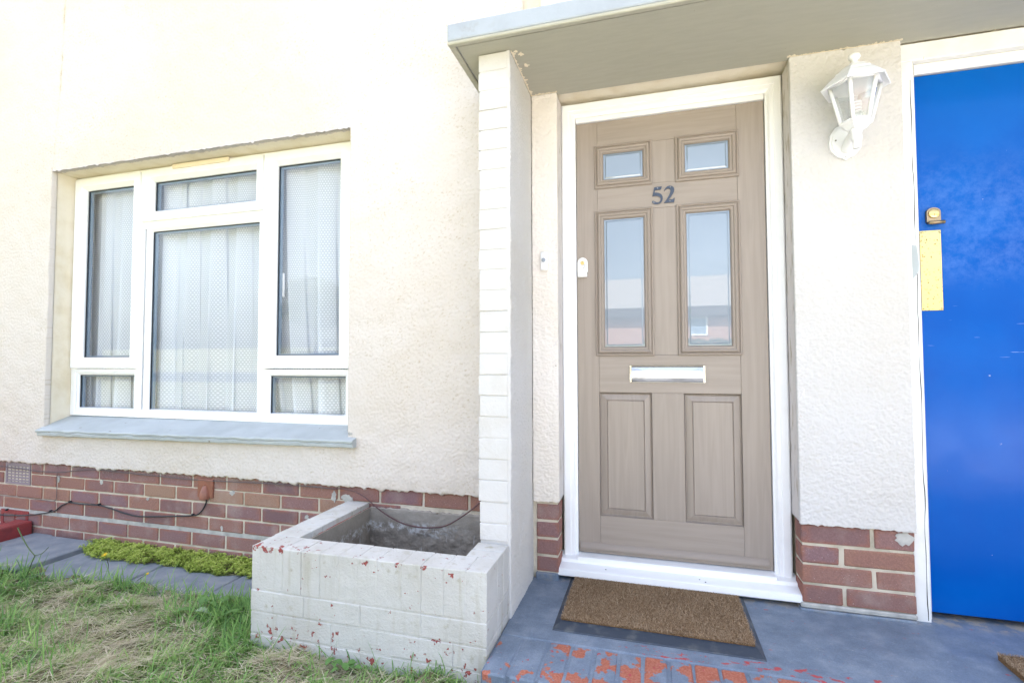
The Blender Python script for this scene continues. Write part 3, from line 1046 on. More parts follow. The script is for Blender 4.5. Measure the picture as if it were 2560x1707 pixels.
plinth = box('plinth_wall', -7.0, -0.47, B + 0.0045, 2.066, -1.12, -0.588, M['mortar'], house)
P_ = 0.2187
jt = 0.0105
rows = [(-0.655, -0.586, 0, -1), (-0.7205, -0.6555, 1, -1), (-0.7935, -0.7285, 0, -1), (-0.8635, -0.8005, 1, -1), (-0.949, -0.884, 0, -1), (-1.022, -0.957, 1, -1)]
rows = [(-0.6535, -0.586), (-0.7205, -0.6595), (-0.7935, -0.7305), (-0.8625, -0.8025), (-0.9495, -0.8845), (-1.0225, -0.9585)]
for k, (z0, z1) in enumerate(rows):
    j0 = -3.178 if k % 2 == 0 else -3.287
    x = j0 - 5 * P_
    while x < -0.52:
        a, b = x + jt / 2, x + P_ - jt / 2
        x += P_
        segs = [(a, b)]
        if k in (0, 1):        # the air brick takes this place
            segs = []
            if a < -3.717: segs.append((a, min(b, -3.722)))
            if b > -3.498: segs.append((max(a, -3.493), b))
        for (p, q_) in segs:
            q_ = min(q_, -0.50)
            if q_ - p < 0.02: continue
            if p > -1.27 and z0 < -0.67: continue      # inside the planter this is cement
            brick(p, q_, B, 2.062, z0, z1, M['brick'], plinth)
box('damp_course', -7.0, -1.20, B + 0.0015, 2.06, -0.8835, -0.8635, M['cement'], plinth)
# cement splashed on the bricks
for i, (x, z, rx, rz) in enumerate(((-3.270, -0.668, 0.010, 0.022), (-2.935, -0.668, 0.014, 0.012), (-2.045, -0.664, 0.016, 0.014), (-1.600, -0.750, 0.013, 0.012), (-1.452, -0.640, 0.014, 0.028), (-2.105, -0.848, 0.008, 0.014), (-2.60, -0.735, 0.010, 0.008), (-1.38, -0.645, 0.03, 0.02))):
    rr = random.Random(300 + i)
    pts = [(x + rx * rr.uniform(0.55, 1.2) * math.cos(2 * math.pi * k / 16), z + rz * rr.uniform(0.55, 1.2) * math.sin(2 * math.pi * k / 16)) for k in range(16)]
    extrude_poly('cement_splash', pts, B - 0.0028, B + 0.005, M['cement'], plinth)
# air brick
ab = empty('air_brick', (-3.607, B, -0.66), house)
ring('frame', -3.711, -3.503, -0.722, -0.597, [(0, 2.062), (0, B - 0.001), (0.012, B - 0.001), (0.013, B + 0.006)], M['air_brick'], ab)
box('backing', -3.700, -3.514, B + 0.0075, 2.064, -0.712, -0.607, M['dark'], ab)
for i in range(6):
    z = -0.700 + i * 0.0172
    box('slat', -3.699, -3.515, B + 0.0005, B + 0.007, z - 0.0045, z + 0.0045, M['air_brick'], ab, 0.001)
for i in range(5):
    x = -3.668 + i * 0.0305
    box('bar', x - 0.003, x + 0.003, B + 0.002, B + 0.007, -0.71, -0.609, M['air_brick'], ab)
# red painted second air brick low on the wall
rb = empty('air_brick', (-3.62, B, -0.93), house)
tag(rb, 'low air brick painted red')
ring('frame', -3.735, -3.505, -0.975, -0.873, [(0, 2.062), (0, B - 0.003), (0.022, B - 0.003), (0.023, B + 0.005)], M['red_paint'], rb)
box('backing', -3.716, -3.524, B + 0.0055, 2.064, -0.955, -0.893, M['dark'], rb)
for i in range(4):
    z = -0.945 + i * 0.0145
    box('slat', -3.715, -3.525, B + 0.0005, B + 0.005, z - 0.004, z + 0.004, M['red_paint'], rb)

# bricks at the foot of the two door pillars
for (z0, z1) in ((-0.664, -0.599), (-0.735, -0.674), (-0.806, -0.745), (-0.877, -0.816)):
    brick(-0.470, -0.378, B - 0.002, 2.14, z0, z1, M['brick'], house)
for k, (z0, z1) in enumerate(((-0.666, -0.599), (-0.736, -0.676), (-0.807, -0.746), (-0.878, -0.817))):
    sp_ = ((0.735, 0.749), (0.637, 0.654), (0.738, 0.753), (0.647, 0.659))[k]
    brick(0.519, sp_[0], B - 0.002, 2.14, z0, z1, M['brick'], house)
    brick(sp_[1], 0.869, B - 0.002, 2.14, z0, z1, M['brick'], house)
rr = random.Random(330)
extrude_poly('cement_patch', [(0.836 + 0.027 * rr.uniform(0.7, 1.2) * math.cos(2 * math.pi * k / 18), -0.622 + 0.024 * rr.uniform(0.7, 1.2) * math.sin(2 * math.pi * k / 18)) for k in range(18)], B - 0.006, B + 0.003, M['cement'], house)
box('mortar_bed', -0.468, -0.382, B + 0.002, 2.14, -0.90, -0.59, M['mortar'], house)
box('mortar_bed', 0.5225, 0.864, B + 0.002, 2.14, -0.90, -0.59, M['mortar'], house)
box('cement_fillet', 0.512, 0.870, B - 0.008, 2.14, -0.897, -0.8795, M['cement'], house, 0.004)
box('painted_skirting', 0.508, 0.868, B - 0.014, 2.13, -0.915, -0.8975, M['porch'], house, 0.004)
box('painted_skirting', -0.474, -0.380, B - 0.010, 2.13, -0.915, -0.879, M['porch'], house, 0.004)

# --- brick pier carrying the canopy
pier = empty('porch_pier', (-0.545, 1.87, FL), house)
box('pier_core', -0.598, -0.486, 1.7068, 2.06, -1.05, 1.131, M['pier_paint'], pier)
zt = [1.066, 0.994, 0.920, 0.845, 0.771, 0.697, 0.623, 0.549, 0.475, 0.401, 0.328, 0.253, 0.177, 0.100, 0.023, -0.053, -0.128, -0.204, -0.280, -0.355, -0.430, -0.506, -0.581, -0.643]
zz = [1.132] + zt
for a, b in zip(zz[:-1], zz[1:]):
    dx = random.uniform(-0.003, 0.003)
    brick(-0.603 + dx, -0.4955, 1.7035, 1.80, b + 0.0015, a - 0.0015, M['pier_paint'], pier, 0.003, 0.0007, seg=2)
box('plaster_return', -0.4985, -0.4855, 1.7045, 1.80, -1.05, 1.131, M['pier_paint'], pier, 0.003)
rough_panel('pier_render', (-0.4845, 1.706, -1.0), (0, 1, 0), (0, 0, 1), (1, 0, 0), 0.327, 2.134, 0.003, 0.0016, 0.014, 80, M['render_white'], pier, (0.7, 1.1), 0, 0.0025, 0.012)

# --- flat canopy over the doors
can = empty('porch_canopy', (0.6, 1.83, 1.134), house)
box('canopy_slab', -0.693, 3.2, 1.611, 2.06, 1.1425, 1.206, M['fascia'], can, 0.006, 2)
box('soffit', -0.664, 3.2, 1.6405, 2.06, 1.1345, 1.1424, M['canopy'], can)
box('drip_edge', -0.692, 3.2, 1.612, 1.633, 1.130, 1.1427, M['canopy'], can, 0.003)
box('drip_edge', -0.692, -0.670, 1.634, 2.06, 1.130, 1.1427, M['canopy'], can, 0.003)


def ragged_strip(name, p0, p1, inward, amp, seed, z, mat, parent, n=60, t=0.0012):
    """cream paint smeared from the wall on to the soffit"""
    p0, p1, w = Vector(p0), Vector(p1), Vector(inward)
    jj = np.abs(jag(n, seed, amp, 6)) + 0.002
    V, F = [], []
    for i in range(n):
        c = p0.lerp(p1, i / (n - 1))
        e = c + w * float(jj[i])
        for zz_ in (z, z - t):
            V += [(c.x, c.y, zz_), (e.x, e.y, zz_)]
    for i in range(n - 1):
        a, b = 4 * i, 4 * i + 4
        F += [(a + 2, b + 2, b + 3, a + 3), (a + 1, a + 3, b + 3, b + 1), (a, b, b + 2, a + 2)]
    return pmesh(name, V, F, mat, parent)


ragged_strip('paint_smear', (-0.484, 2.037, 0), (-0.37, 2.037, 0), (0, -1, 0), 0.008, 90, 1.134, M['cream_paint'], can)
ragged_strip('paint_smear', (0.505, 2.037, 0), (0.875, 2.037, 0), (0, -1, 0), 0.007, 91, 1.134, M['cream_paint'], can, 120)
ragged_strip('paint_smear', (-0.4835, 1.71, 0), (-0.4835, 2.03, 0), (1, 0, 0), 0.006, 92, 1.134, M['cream_paint'], can, 90)
ragged_strip('paint_smear', (0.873, 2.095, 0), (1.9, 2.095, 0), (0, -1, 0), 0.016, 93, 1.134, M['cream_paint'], can, 200)
for (x, y, r, sd) in ((-0.452, 1.742, 0.010, 1), (-0.449, 1.815, 0.009, 2), (-0.466, 1.722, 0.007, 3)):
    rr = random.Random(sd)
    pts = []
    for k in range(22):
        an = 2 * math.pi * k / 22
        q_ = r * rr.uniform(0.55, 1.35)
        pts.append((x + q_ * math.cos(an), y + q_ * math.sin(an), 1.1332))
    pmesh('paint_splash', pts + [(a, b, 1.1345) for a, b, c in pts], [tuple(range(21, -1, -1))] + [(k, (k + 1) % 22, 22 + (k + 1) % 22, 22 + k) for k in range(22)], M['cream_paint'], can)

# ------------------------------------------------------------------ window
win = empty('window', (-2.37, 2.168, WZ0), house)
tag(win, 'white window of six lights with net curtains behind')
FY = 2.168
FX0, FX1, FZ0, FZ1 = WX0 + 0.003, WX1 - 0.003, -0.322, 1.114
ring('frame', FX0, FX1, FZ0, FZ1, [(0, 2.214), (0, FY), (0.045, FY), (0.047, FY + 0.02), (0.047, 2.214)], M['upvc'], win)
box('mullion', -2.872, -2.818, FY + 0.0005, 2.214, FZ0 + 0.04, FZ1 - 0.04, M['upvc'], win)
box('mullion', -2.012, -1.955, FY + 0.0005, 2.214, FZ0 + 0.04, FZ1 - 0.04, M['upvc'], win)
box('transom', FX0 + 0.04, -2.8725, FY + 0.001, 2.214, -0.070, -0.045, M['upvc'], win)
box('transom', -2.8175, -2.0125, FY + 0.001, 2.214, 0.765, 0.815, M['upvc'], win)
box('transom', -1.9545, FX1 - 0.04, FY + 0.001, 2.214, -0.070, -0.045, M['upvc'], win)
GY = 2.190


def light(x0, x1, z0, z1, sash=None):
    """glass rectangle; a sash rectangle adds an opening casement round it"""
    if sash:
        a0, a1, c0, c1 = sash
        s = empty('sash', ((a0 + a1) / 2, FY, c0), win)
        V = []
        F = []
        lo = [(a0, a1, c0, c1, FY + 0.01), (a0, a1, c0, c1, FY - 0.010), (a0 + 0.003, a1 - 0.003, c0 + 0.003, c1 - 0.003, FY - 0.013),
              (x0 - 0.022, x1 + 0.022, z0 - 0.022, z1 + 0.022, FY - 0.013), (x0 - 0.020, x1 + 0.020, z0 - 0.020, z1 + 0.020, FY - 0.011), (x0, x1, z0, z1, FY + 0.008), (x0, x1, z0, z1, GY)]
    else:
        s = win
        lo = [(x0 - 0.030, x1 + 0.030, z0 - 0.030, z1 + 0.030, FY + 0.004), (x0 - 0.028, x1 + 0.028, z0 - 0.028, z1 + 0.028, FY - 0.0025), (x0 - 0.020, x1 + 0.020, z0 - 0.020, z1 + 0.020, FY - 0.0025),
              (x0, x1, z0, z1, FY + 0.012), (x0, x1, z0, z1, GY)]
    V, F = [], []
    for (p, q_, r, t, y) in lo:
        V += [(p, y, r), (q_, y, r), (q_, y, t), (p, y, t)]
    for k in range(len(lo) - 1):
        for i in range(4):
            j = (i + 1) % 4
            F.append((4 * k + i, 4 * k + j, 4 * k + 4 + j, 4 * k + 4 + i))
    pmesh('sash_frame' if sash else 'glazing_bead', V, F, M['upvc'], s)
    g = 0.0035
    ring('gasket', x0, x1, z0, z1, [(0.0003, GY - 0.006), (g, GY - 0.006), (g, GY)], M['black_rubber'], s)
    pmesh('pane', [(x0, GY, z0), (x1, GY, z0), (x1, GY, z1), (x0, GY, z1)], [(0, 1, 2, 3)], M['glass'], s)
    ring('spacer', x0 - 0.002, x1 + 0.002, z0 - 0.002, z1 + 0.002, [(0.0, GY + 0.004), (0.012, GY + 0.004), (0.012, GY + 0.018)], M['spacer'], s)


light(-3.297, -2.918, 0.023, 1.035, (-3.372, -2.852, -0.042, 1.102))
light(-2.762, -2.046, 0.865, 1.036, (-2.838, -1.985, 0.805, 1.104))
light(-1.905, -1.522, 0.027, 1.038, (-1.979, -1.447, -0.040, 1.106))
light(-2.772, -2.006, -0.288, 0.748)
light(-3.322, -2.873, -0.290, -0.081)
light(-1.936, -1.482, -0.286, -0.079)
box('head_vent', -2.60, -2.205, FY - 0.024, FY - 0.0135, 1.088, 1.112, M['cream_paint'], win, 0.002)
# the casement fastener seen through the right-hand light
box('window_handle', -1.905, -1.892, GY + 0.02, GY + 0.035, 0.34, 0.47, M['white_plastic'], win, 0.003)
# sloping sill, chipped grey paint over a laminated edge
sl = empty('sill', (-2.35, 2.04, -0.40), win)
n = 120
tx = np.linspace(-3.388, -1.325, n)
tilt = np.linspace(-0.010, 0.012, n)
e1 = jag(n, 101, 0.0016, 6)
e2 = jag(n, 102, 0.0018, 6)
prof = [(2.20, -0.316), (2.10, -0.345), (2.006, -0.379), (2.002, -0.384), (2.004, -0.392), (2.009, -0.394), (2.005, -0.398), (2.007, -0.411), (2.012, -0.414), (2.06, -0.414)]
V = []
for i in range(n):
    for k, (y, z) in enumerate(prof):
        w = 1.0 if k > 1 else (0.6 if k == 1 else 0.3)
        V.append((tx[i], y + (e1[i] if 2 <= k <= 4 else e2[i] if k > 4 else 0), z + tilt[i] * w + (e1[i] * 0.5 if 2 <= k < 9 else 0)))
np_ = len(prof)
F = [(i * np_ + k, (i + 1) * np_ + k, (i + 1) * np_ + k + 1, i * np_ + k + 1) for i in range(n - 1) for k in range(np_ - 1)]
F += [tuple(range(np_))[::-1], tuple((n - 1) * np_ + k for k in range(np_))]
pmesh('sill_board', V, F, M['sill'], sl)
boxes('mortar_lump', [(-1.372, -1.345, 2.035, 2.075, -0.350, -0.331), (-1.395, -1.36, 2.06, 2.11, -0.337, -0.322)], M['cement'], sl, 0.006)


def curtain(x0, x1, zb, zt, folds, depth, seed, label, sweep=0.0, flare=0.0):
    rr = np.random.default_rng(seed)
    nu_, nv_ = 260, 60
    u = np.linspace(0, 1, nu_)
    ph = np.cumsum(rr.uniform(0.5, 1.6, nu_))
    ph = ph / ph[-1] * folds * 2 * math.pi
    amp = np.interp(u, np.linspace(0, 1, 12), rr.uniform(0.5, 1.35, 12))
    V, UV = [], []
    arc = u * (x1 - x0) * 1.7
    for j in range(nv_):
        t = j / (nv_ - 1)              # 0 top, 1 bottom
        z = zt + (zb - zt) * t
        k = 0.45 + 0.75 * t
        s = np.sin(ph + 0.5 * math.sin(3 * t + seed))
        xx = x0 + (x1 - x0) * u + 0.022 * amp * np.sin(2 * ph + 0.7) * k + sweep * t * t * (1 - u) + flare * t * (u - 0.5) 
        yy = 2.250 + depth * amp * s * k + 0.005 * np.sin(ph * 0.37 + 2.2 * t + seed)
        zz_ = np.full(nu_, z) + (0.01 * np.sin(ph * 0.5) if j == nv_ - 1 else 0)
        V.append(np.stack([xx, yy, zz_], -1))
        UV.append(np.stack([arc, np.full(nu_, z)], -1))
    V = np.array(V).reshape(-1, 3)
    UV = np.array(UV).reshape(-1, 2)
    idx = np.arange(nu_ * nv_).reshape(nv_, nu_)
    F = np.stack([idx[:-1, :-1], idx[1:, :-1], idx[1:, 1:], idx[:-1, 1:]], -1).reshape(-1, 4)
    me = npmesh('net_curtain', V, F, True)
    uvl = me.uv_layers.new(name='UVMap')
    li = np.empty(len(me.loops), np.int32)
    me.loops.foreach_get('vertex_index', li)
    uvl.data.foreach_set('uv', UV[li].astype(np.float32).ravel())
    return tag(mobj('net_curtain', me, M['curtain']), label, 'curtain', 'net curtains hanging in the window')


curtain(-3.382, -2.62, -0.31, 1.112, 4.6, 0.020, 3, 'dotted white net curtain in the left light of the window')
curtain(-2.86, -1.95, -0.31, 1.112, 5.3, 0.022, 5, 'dotted white net curtain in the wide middle light of the window', 0.0, 0.06)
curtain(-2.03, -1.374, -0.31, 1.112, 3.4, 0.020, 9, 'dotted white net curtain in the tall right light of the window', 0.10, 0.0)

# ------------------------------------------------------------------ front door
door = empty('front_door', (0.066, 2.175, -0.83), house)
tag(door, 'taupe woodgrain front door with four glazed panels and number 52')
DF = 2.160
ring('door_frame', -0.3735, 0.5135, -0.8905, 1.1335, [(0, 2.25), (0, DF - 0.004), (0.006, DF - 0.010), (0.030, DF - 0.010), (0.033, DF - 0.006), (0.046, DF - 0.006), (0.052, DF + 0.002), (0.0605, DF + 0.006), (0.0615, DF + 0.03), (0.0615, 2.25)], M['upvc'], door)
box('frame_head', -0.3105, 0.4505, DF + 0.004, 2.25, 1.050, 1.0716, M['upvc'], door, 0.002)
DX0, DX1, DZ0, DZ1, DY = -0.3105, 0.4495, -0.826, 1.0485, 2.175
box('leaf', DX0, DX1, DY + 0.0125, 2.22, DZ0, DZ1, M['door_v'], door)
box('stile', DX0, -0.2185, DY, DY + 0.0145, DZ0, DZ1, M['door_v'], door, 0.0008)
box('stile', 0.3475, DX1, DY, DY + 0.0145, DZ0, DZ1, M['door_v'], door, 0.0008)
box('rail', -0.218, 0.347, DY + 0.0002, DY + 0.0145, 0.935, DZ1, M['door_h'], door, 0.0008)
box('rail', -0.218, 0.347, DY + 0.0002, DY + 0.0145, 0.645, 0.752, M['door_h'], door, 0.0008)
box('rail', -0.218, 0.347, DY + 0.0002, DY + 0.0145, -0.140, 0.020, M['door_h'], door, 0.0008)
box('rail', -0.218, 0.347, DY + 0.0002, DY + 0.0145, DZ0, -0.666, M['door_h'], door, 0.0008)
box('muntin', 0.0005, 0.1285, DY + 0.0004, DY + 0.0145, -0.6655, -0.1405, M['door_v'], door, 0.0008)
box('muntin', 0.0005, 0.1225, DY + 0.0004, DY + 0.0145, 0.0205, 0.6445, M['door_v'], door, 0.0008)
box('muntin', 0.0005, 0.1225, DY + 0.0004, DY + 0.0145, 0.7525, 0.9345, M['door_v'], door, 0.0008)
for (x0, x1) in ((-0.2165, -0.001), (0.130, 0.346)):
    ring('raised_panel', x0, x1, -0.6645, -0.142, [(0, DY + 0.0002), (0.003, DY + 0.0105), (0.0055, DY + 0.0110), (0.007, DY + 0.0085), (0.029, DY + 0.0005), (0.0315, DY + 0.0045), (0.034, DY + 0.001)], M['door_v'], door, True)
for (x0, x1, z0, z1) in ((-0.2315, 0.0135, 0.748, 0.939), (0.107, 0.354, 0.747, 0.941), (-0.2305, 0.0145, 0.017, 0.649), (0.109, 0.355, 0.018, 0.649)):
    c = empty('glazed_panel', ((x0 + x1) / 2, DY, z0), door)
    ring('moulding', x0, x1, z0, z1, [(0, DY + 0.0015), (0.0, DY - 0.006), (0.003, DY - 0.009), (0.007, DY - 0.0095), (0.009, DY - 0.006), (0.011, DY - 0.007), (0.014, DY - 0.014), (0.019, DY - 0.0165), (0.024, DY - 0.0145),
                                      (0.0265, DY - 0.010), (0.029, DY - 0.0105), (0.034, DY - 0.0095), (0.038, DY - 0.004), (0.0395, DY - 0.0005)], M['door_mould'], c)
    gx0, gx1, gz0, gz1 = x0 + 0.0385, x1 - 0.0385, z0 + 0.037, z1 - 0.037
    ring('pane', gx0, gx1, gz0, gz1, [(0, DY + 0.0012), (0.0075, DY + 0.0010), (0.0080, DY + 0.0008), (0.0125, DY - 0.0012)], M['door_glass'], c, True)
# numerals, screwed on
F5 = [[0.0212, 0.7318], [0.0251, 0.733], [0.0382, 0.7334], [0.0527, 0.7339], [0.0493, 0.7219], [0.0446, 0.7204], [0.0343, 0.7204], [0.0249, 0.7199], [0.024, 0.7185], [0.0229, 0.7099], [0.0304, 0.709], [0.0398, 0.7069], [0.0472, 0.7024], [0.0527, 0.696], [0.0556, 0.6879], [0.0552, 0.679], [0.0528, 0.6714], [0.0485, 0.6659], [0.0429, 0.6615], [0.0354, 0.6592], [0.027, 0.6591], [0.0195, 0.6611], [0.0139, 0.665], [0.0116, 0.6702], [0.0121, 0.6736], [0.0159, 0.6747], [0.0206, 0.6738], [0.0243, 0.6715], [0.028, 0.6687], [0.0336, 0.6667], [0.0392, 0.6672], [0.0435, 0.6712], [0.0459, 0.6769], [0.0462, 0.6828], [0.0442, 0.6879], [0.0396, 0.6918], [0.033, 0.6939], [0.0256, 0.6948], [0.019, 0.6947], [0.0129, 0.6938], [0.0144, 0.7006], [0.0173, 0.7132]]
F2 = [[0.0604, 0.713], [0.0637, 0.7205], [0.0689, 0.7269], [0.0755, 0.7322], [0.0838, 0.7338], [0.093, 0.7314], [0.0994, 0.7259], [0.1021, 0.7188], [0.1015, 0.711], [0.0995, 0.7034], [0.0953, 0.6959], [0.0896, 0.6876], [0.084, 0.6803], [0.0798, 0.6748], [0.0876, 0.6746], [0.095, 0.6749], [0.0996, 0.6774], [0.1038, 0.6814], [0.1028, 0.6718], [0.1013, 0.6621], [0.0837, 0.6617], [0.0699, 0.6615], [0.0597, 0.6614], [0.0663, 0.6702], [0.0738, 0.6803], [0.0805, 0.6924], [0.0852, 0.7028], [0.0872, 0.7104], [0.0864, 0.7164], [0.0836, 0.7206], [0.0772, 0.7227], [0.0707, 0.7209], [0.066, 0.7164], [0.0627, 0.7118]]
for pts in (F5, F2):
    extrude_poly('numeral', pts, 2.1705, 2.1745, M['numeral'], door)
for (x, z) in ((0.0349, 0.7278), (0.0867, 0.7281), (0.0191, 0.6685), (0.0838, 0.6691)):
    lathe('screw', [(0.0022, 0), (0.0022, 0.0012), (0.0012, 0.0016)], (x, 2.1705, z), M['satin_steel'], door, 10, axis='Y')
# letter box
lb = empty('letterbox', (0.06, DY, -0.06), door)
box('back_plate', -0.091, 0.214, DY - 0.004, DY + 0.0001, -0.0965, -0.0235, M['satin_steel'], lb, 0.0015)
V, F = [], []
pr = [(-0.0255, -0.0055), (-0.032, -0.011), (-0.045, -0.0155), (-0.060, -0.0175), (-0.075, -0.0165), (-0.087, -0.013), (-0.094, -0.007)]
for x in (-0.0815, 0.2045):
    for z, y in pr: V.append((x, DY + y, z))
m_ = len(pr)
F = [(k, k + 1, m_ + k + 1, m_ + k) for k in range(m_ - 1)] + [tuple(range(m_)), tuple(range(2 * m_ - 1, m_ - 1, -1))]
pmesh('flap', V, F, M['satin_steel'], lb)
# lock: white plate, brass cylinder, key, pull lip
lk = empty('lock', (-0.286, DY, 0.40), door)
pts = [(-0.3075, 0.384), (-0.2635, 0.384)] + [(-0.2855 + 0.022 * math.cos(R(a)), 0.425 + 0.0235 * math.sin(R(a))) for a in range(0, 181, 15)]
extrude_poly('plate', pts, DY - 0.009, DY + 0.0, M['white_plastic'], lk)
box('pull_lip', -0.3065, -0.2655, DY - 0.020, DY - 0.0005, 0.3615, 0.3838, M['white_plastic'], lk, 0.004, 2)
lathe('cylinder', [(0.0085, 0), (0.0085, 0.004), (0.007, 0.0045)], (-0.286, DY - 0.009, 0.425), M['brass'], lk, 20, axis='Y')
box('keyhole', -0.2868, -0.2852, DY - 0.0141, DY - 0.012, 0.4235, 0.4305, M['dark'], lk)
tube('hook', smooth_path([(-0.279, DY - 0.0105, 0.421), (-0.2785, DY - 0.0105, 0.410), (-0.2785, DY - 0.0105, 0.404), (-0.282, DY - 0.0105, 0.4005), (-0.287, DY - 0.0105, 0.4005)], 4), 0.0008, M['dark'], lk, 6)
# rain bar and threshold
V, F = [], []
pr = [(-0.782, 0.0), (-0.786, -0.005), (-0.790, -0.009), (-0.795, -0.0125), (-0.801, -0.0145), (-0.807, -0.0145), (-0.811, -0.012), (-0.812, 0.0)]
for x in (-0.303, 0.434):
    for z, y in pr: V.append((x, DY + y - 0.0002, z))
m_ = len(pr)
F = [(k, k + 1, m_ + k + 1, m_ + k) for k in range(m_ - 1)] + [tuple(range(m_)), tuple(range(2 * m_ - 1, m_ - 1, -1))]
pmesh('rain_bar', V, F, M['door_mould'], door)
box('threshold', -0.3115, 0.4515, 2.118, 2.21, -0.853, -0.8285, M['upvc'], door, 0.003)
V, F = [], []
pr = [(2.19, -0.832), (2.118, -0.840), (2.112, -0.851), (2.062, -0.859), (2.056, -0.862), (2.054, -0.884), (2.058, -0.888), (2.19, -0.888)]
for x in (-0.388, 0.527):
    for y, z in pr: V.append((x, y, z))
m_ = len(pr)
F = [(k, k + 1, m_ + k + 1, m_ + k) for k in range(m_ - 1)] + [tuple(range(m_)), tuple(range(2 * m_ - 1, m_ - 1, -1))]
pmesh('door_sill', V, F, M['upvc'], door)
box('frame_packer', -0.37, 0.51, 2.10, 2.25, -0.93, -0.8885, M['soil'], door)
for x, y in ((-0.19, 2.085), (0.17, 2.088), (0.19, 2.07)):
    lathe('screw', [(0.0028, 0), (0.0028, 0.0008)], (x, y, -0.8555), M['dark'], door, 8)

# ------------------------------------------------------------------ blue side door
bd = empty('side_door', (1.4, 2.10, -0.885), house)
tag(bd, 'glossy blue side door with brass push plate')
BY = 2.100
box('leaf', 0.932, 1.80, BY, BY + 0.04, -0.884, 1.026, M['blue'], bd, 0.002)
box('door_post', 0.8690, 0.918, BY - 0.036, 2.20, -0.935, 1.068, M['old_white'], bd, 0.003)
box('door_post', 0.9185, 0.9305, BY - 0.010, 2.20, -0.935, 1.0295, M['old_white'], bd, 0.002)
box('door_post', 1.803, 1.90, BY - 0.022, 2.20, -0.935, 1.068, M['old_white'], bd, 0.003)
box('door_head', 0.8690, 1.90, BY - 0.034, 2.20, 1.0685, 1.134, M['old_white'], bd, 0.003)
box('door_head', 0.931, 1.8025, BY - 0.008, 2.20, 1.030, 1.0677, M['old_white'], bd, 0.002)
# split in the post (a dark strip on its face, the gap's shade painted in) and grey filler patch
pts = []
zs = np.linspace(-0.90, 1.0, 70)
jx = jag(70, 140, 0.0012, 10)
V = [(0.9075 + jx[i] + 0.0007 * (1 + math.sin(i * 0.9)), BY - 0.0362, zs[i]) for i in range(70)] + [(0.9068 + jx[i] - 0.0006 * (1 + math.sin(i * 0.5)), BY - 0.0362, zs[i]) for i in range(70)]
V += [(x, y + 0.001, z) for x, y, z in V]
F = [(i, 70 + i, 71 + i, i + 1) for i in range(69)]
pmesh('split', V, F, M['dark'], bd)
pmesh('filler_patch', [(0.8945, BY - 0.0368, 0.405), (0.9095, BY - 0.0368, 0.400), (0.913, BY - 0.0368, 0.365), (0.915, BY - 0.0368, 0.335), (0.9135, BY - 0.0368, 0.31), (0.903, BY - 0.0368, 0.292), (0.8955, BY - 0.0368, 0.283), (0.8945, BY - 0.0368, 0.33)],
      [tuple(range(8))], M['sill'], bd)
# night latch
nl = empty('night_latch', (0.975, BY, 0.51), bd)
pts = [(0.954, 0.487), (0.996, 0.487), (0.996, 0.522)] + [(0.975 + 0.021 * math.cos(R(a)), 0.522 + 0.0165 * math.sin(R(a))) for a in range(10, 171, 16)] + [(0.954, 0.522)]
extrude_poly('latch_plate', pts, BY - 0.012, BY + 0.0, M['bronze'], nl)
tube('latch_pull', [(0.956, BY - 0.020, 0.483), (1.003, BY - 0.020, 0.483)], 0.0062, M['bronze'], nl, 12)
box('pull_neck', 0.958, 0.995, BY - 0.021, BY - 0.001, 0.482, 0.489, M['bronze'], nl)
lathe('latch_cylinder', [(0.0165, 0), (0.0165, 0.003), (0.0145, 0.0045)], (0.975, BY - 0.012, 0.517), M['brass'], nl, 24, axis='Y')
box('keyhole', 0.9742, 0.9758, BY - 0.0172, BY - 0.015, 0.508, 0.515, M['dark'], nl)
pp = empty('push_plate', (0.975, BY, 0.32), bd)
box('plate', 0.934, 0.9985, BY - 0.003, BY - 0.0003, 0.172, 0.459, M['brass_plate'], pp, 0.0008)
for (x, z) in ((0.939, 0.452), (0.993, 0.452), (0.939, 0.179), (0.993, 0.179)):
    lathe('screw', [(0.0024, 0), (0.0024, 0.001)], (x, BY - 0.003, z), M['screw'], pp, 8, axis='Y')

# ------------------------------------------------------------------ porch floor with brick edging
pf = tag(box('porch_floor', -0.492, 2.3, 1.606, 2.20, -1.08, FL, M['porch'], None, 0.004), kind='structure')
box('mortar_bed', -0.492, 2.3, 1.404, 1.606, -1.08, FL - 0.004, M['porch'], pf)
xj = [-0.490, -0.411, -0.326, -0.2535, -0.180, -0.106, -0.034, 0.0370, 0.1080, 0.1810]
while xj[-1] < 2.2: xj.append(xj[-1] + 0.0727)
for a, b in zip(xj[:-1], xj[1:]):
    dz = random.uniform(-0.002, 0.0015)
    brick(a + 0.0035, b - 0.0035, 1.398, 1.601, FL - 0.11, FL + 0.0005 + dz, M['porch_brick'], pf, 0.005, 0.0018)

# ------------------------------------------------------------------ planter
pl = empty('planter', (-0.93, 1.70, GR))
tag(pl, 'empty chipped white painted brick planter beside the porch', 'planter')
PX0, PX1, PY0, PT = -1.372, -0.4935, 1.465, -0.652
TH = 0.112
boxes('planter_core', [(PX0 + 0.003, PX1 - 0.003, PY0 + 0.0018, PY0 + TH - 0.004, -1.10, PT - 0.002), (PX0 + 0.003, PX0 + TH - 0.003, PY0 + TH - 0.004, 2.05, -1.10, PT - 0.003),
                       (PX1 - TH + 0.003, PX1 - 0.003, PY0 + TH - 0.004, 1.702, -1.10, PT - 0.003)], M['planter_paint'], pl)
sj = [PX0, -1.3095, -1.239, -1.164, -1.090, -1.018, -0.948, -0.874, -0.786, -0.714, -0.638, -0.562, PX1]
g = 0.001
for a, b in zip(sj[:-1], sj[1:]):
    brick(a + g * 0.6, b - g * 0.6, PY0 + random.uniform(-0.0015, 0.001), PY0 + TH, -0.801, PT + random.uniform(-0.0008, 0.0004), M['planter_paint'], pl, 0.003, 0.0006, seg=2)
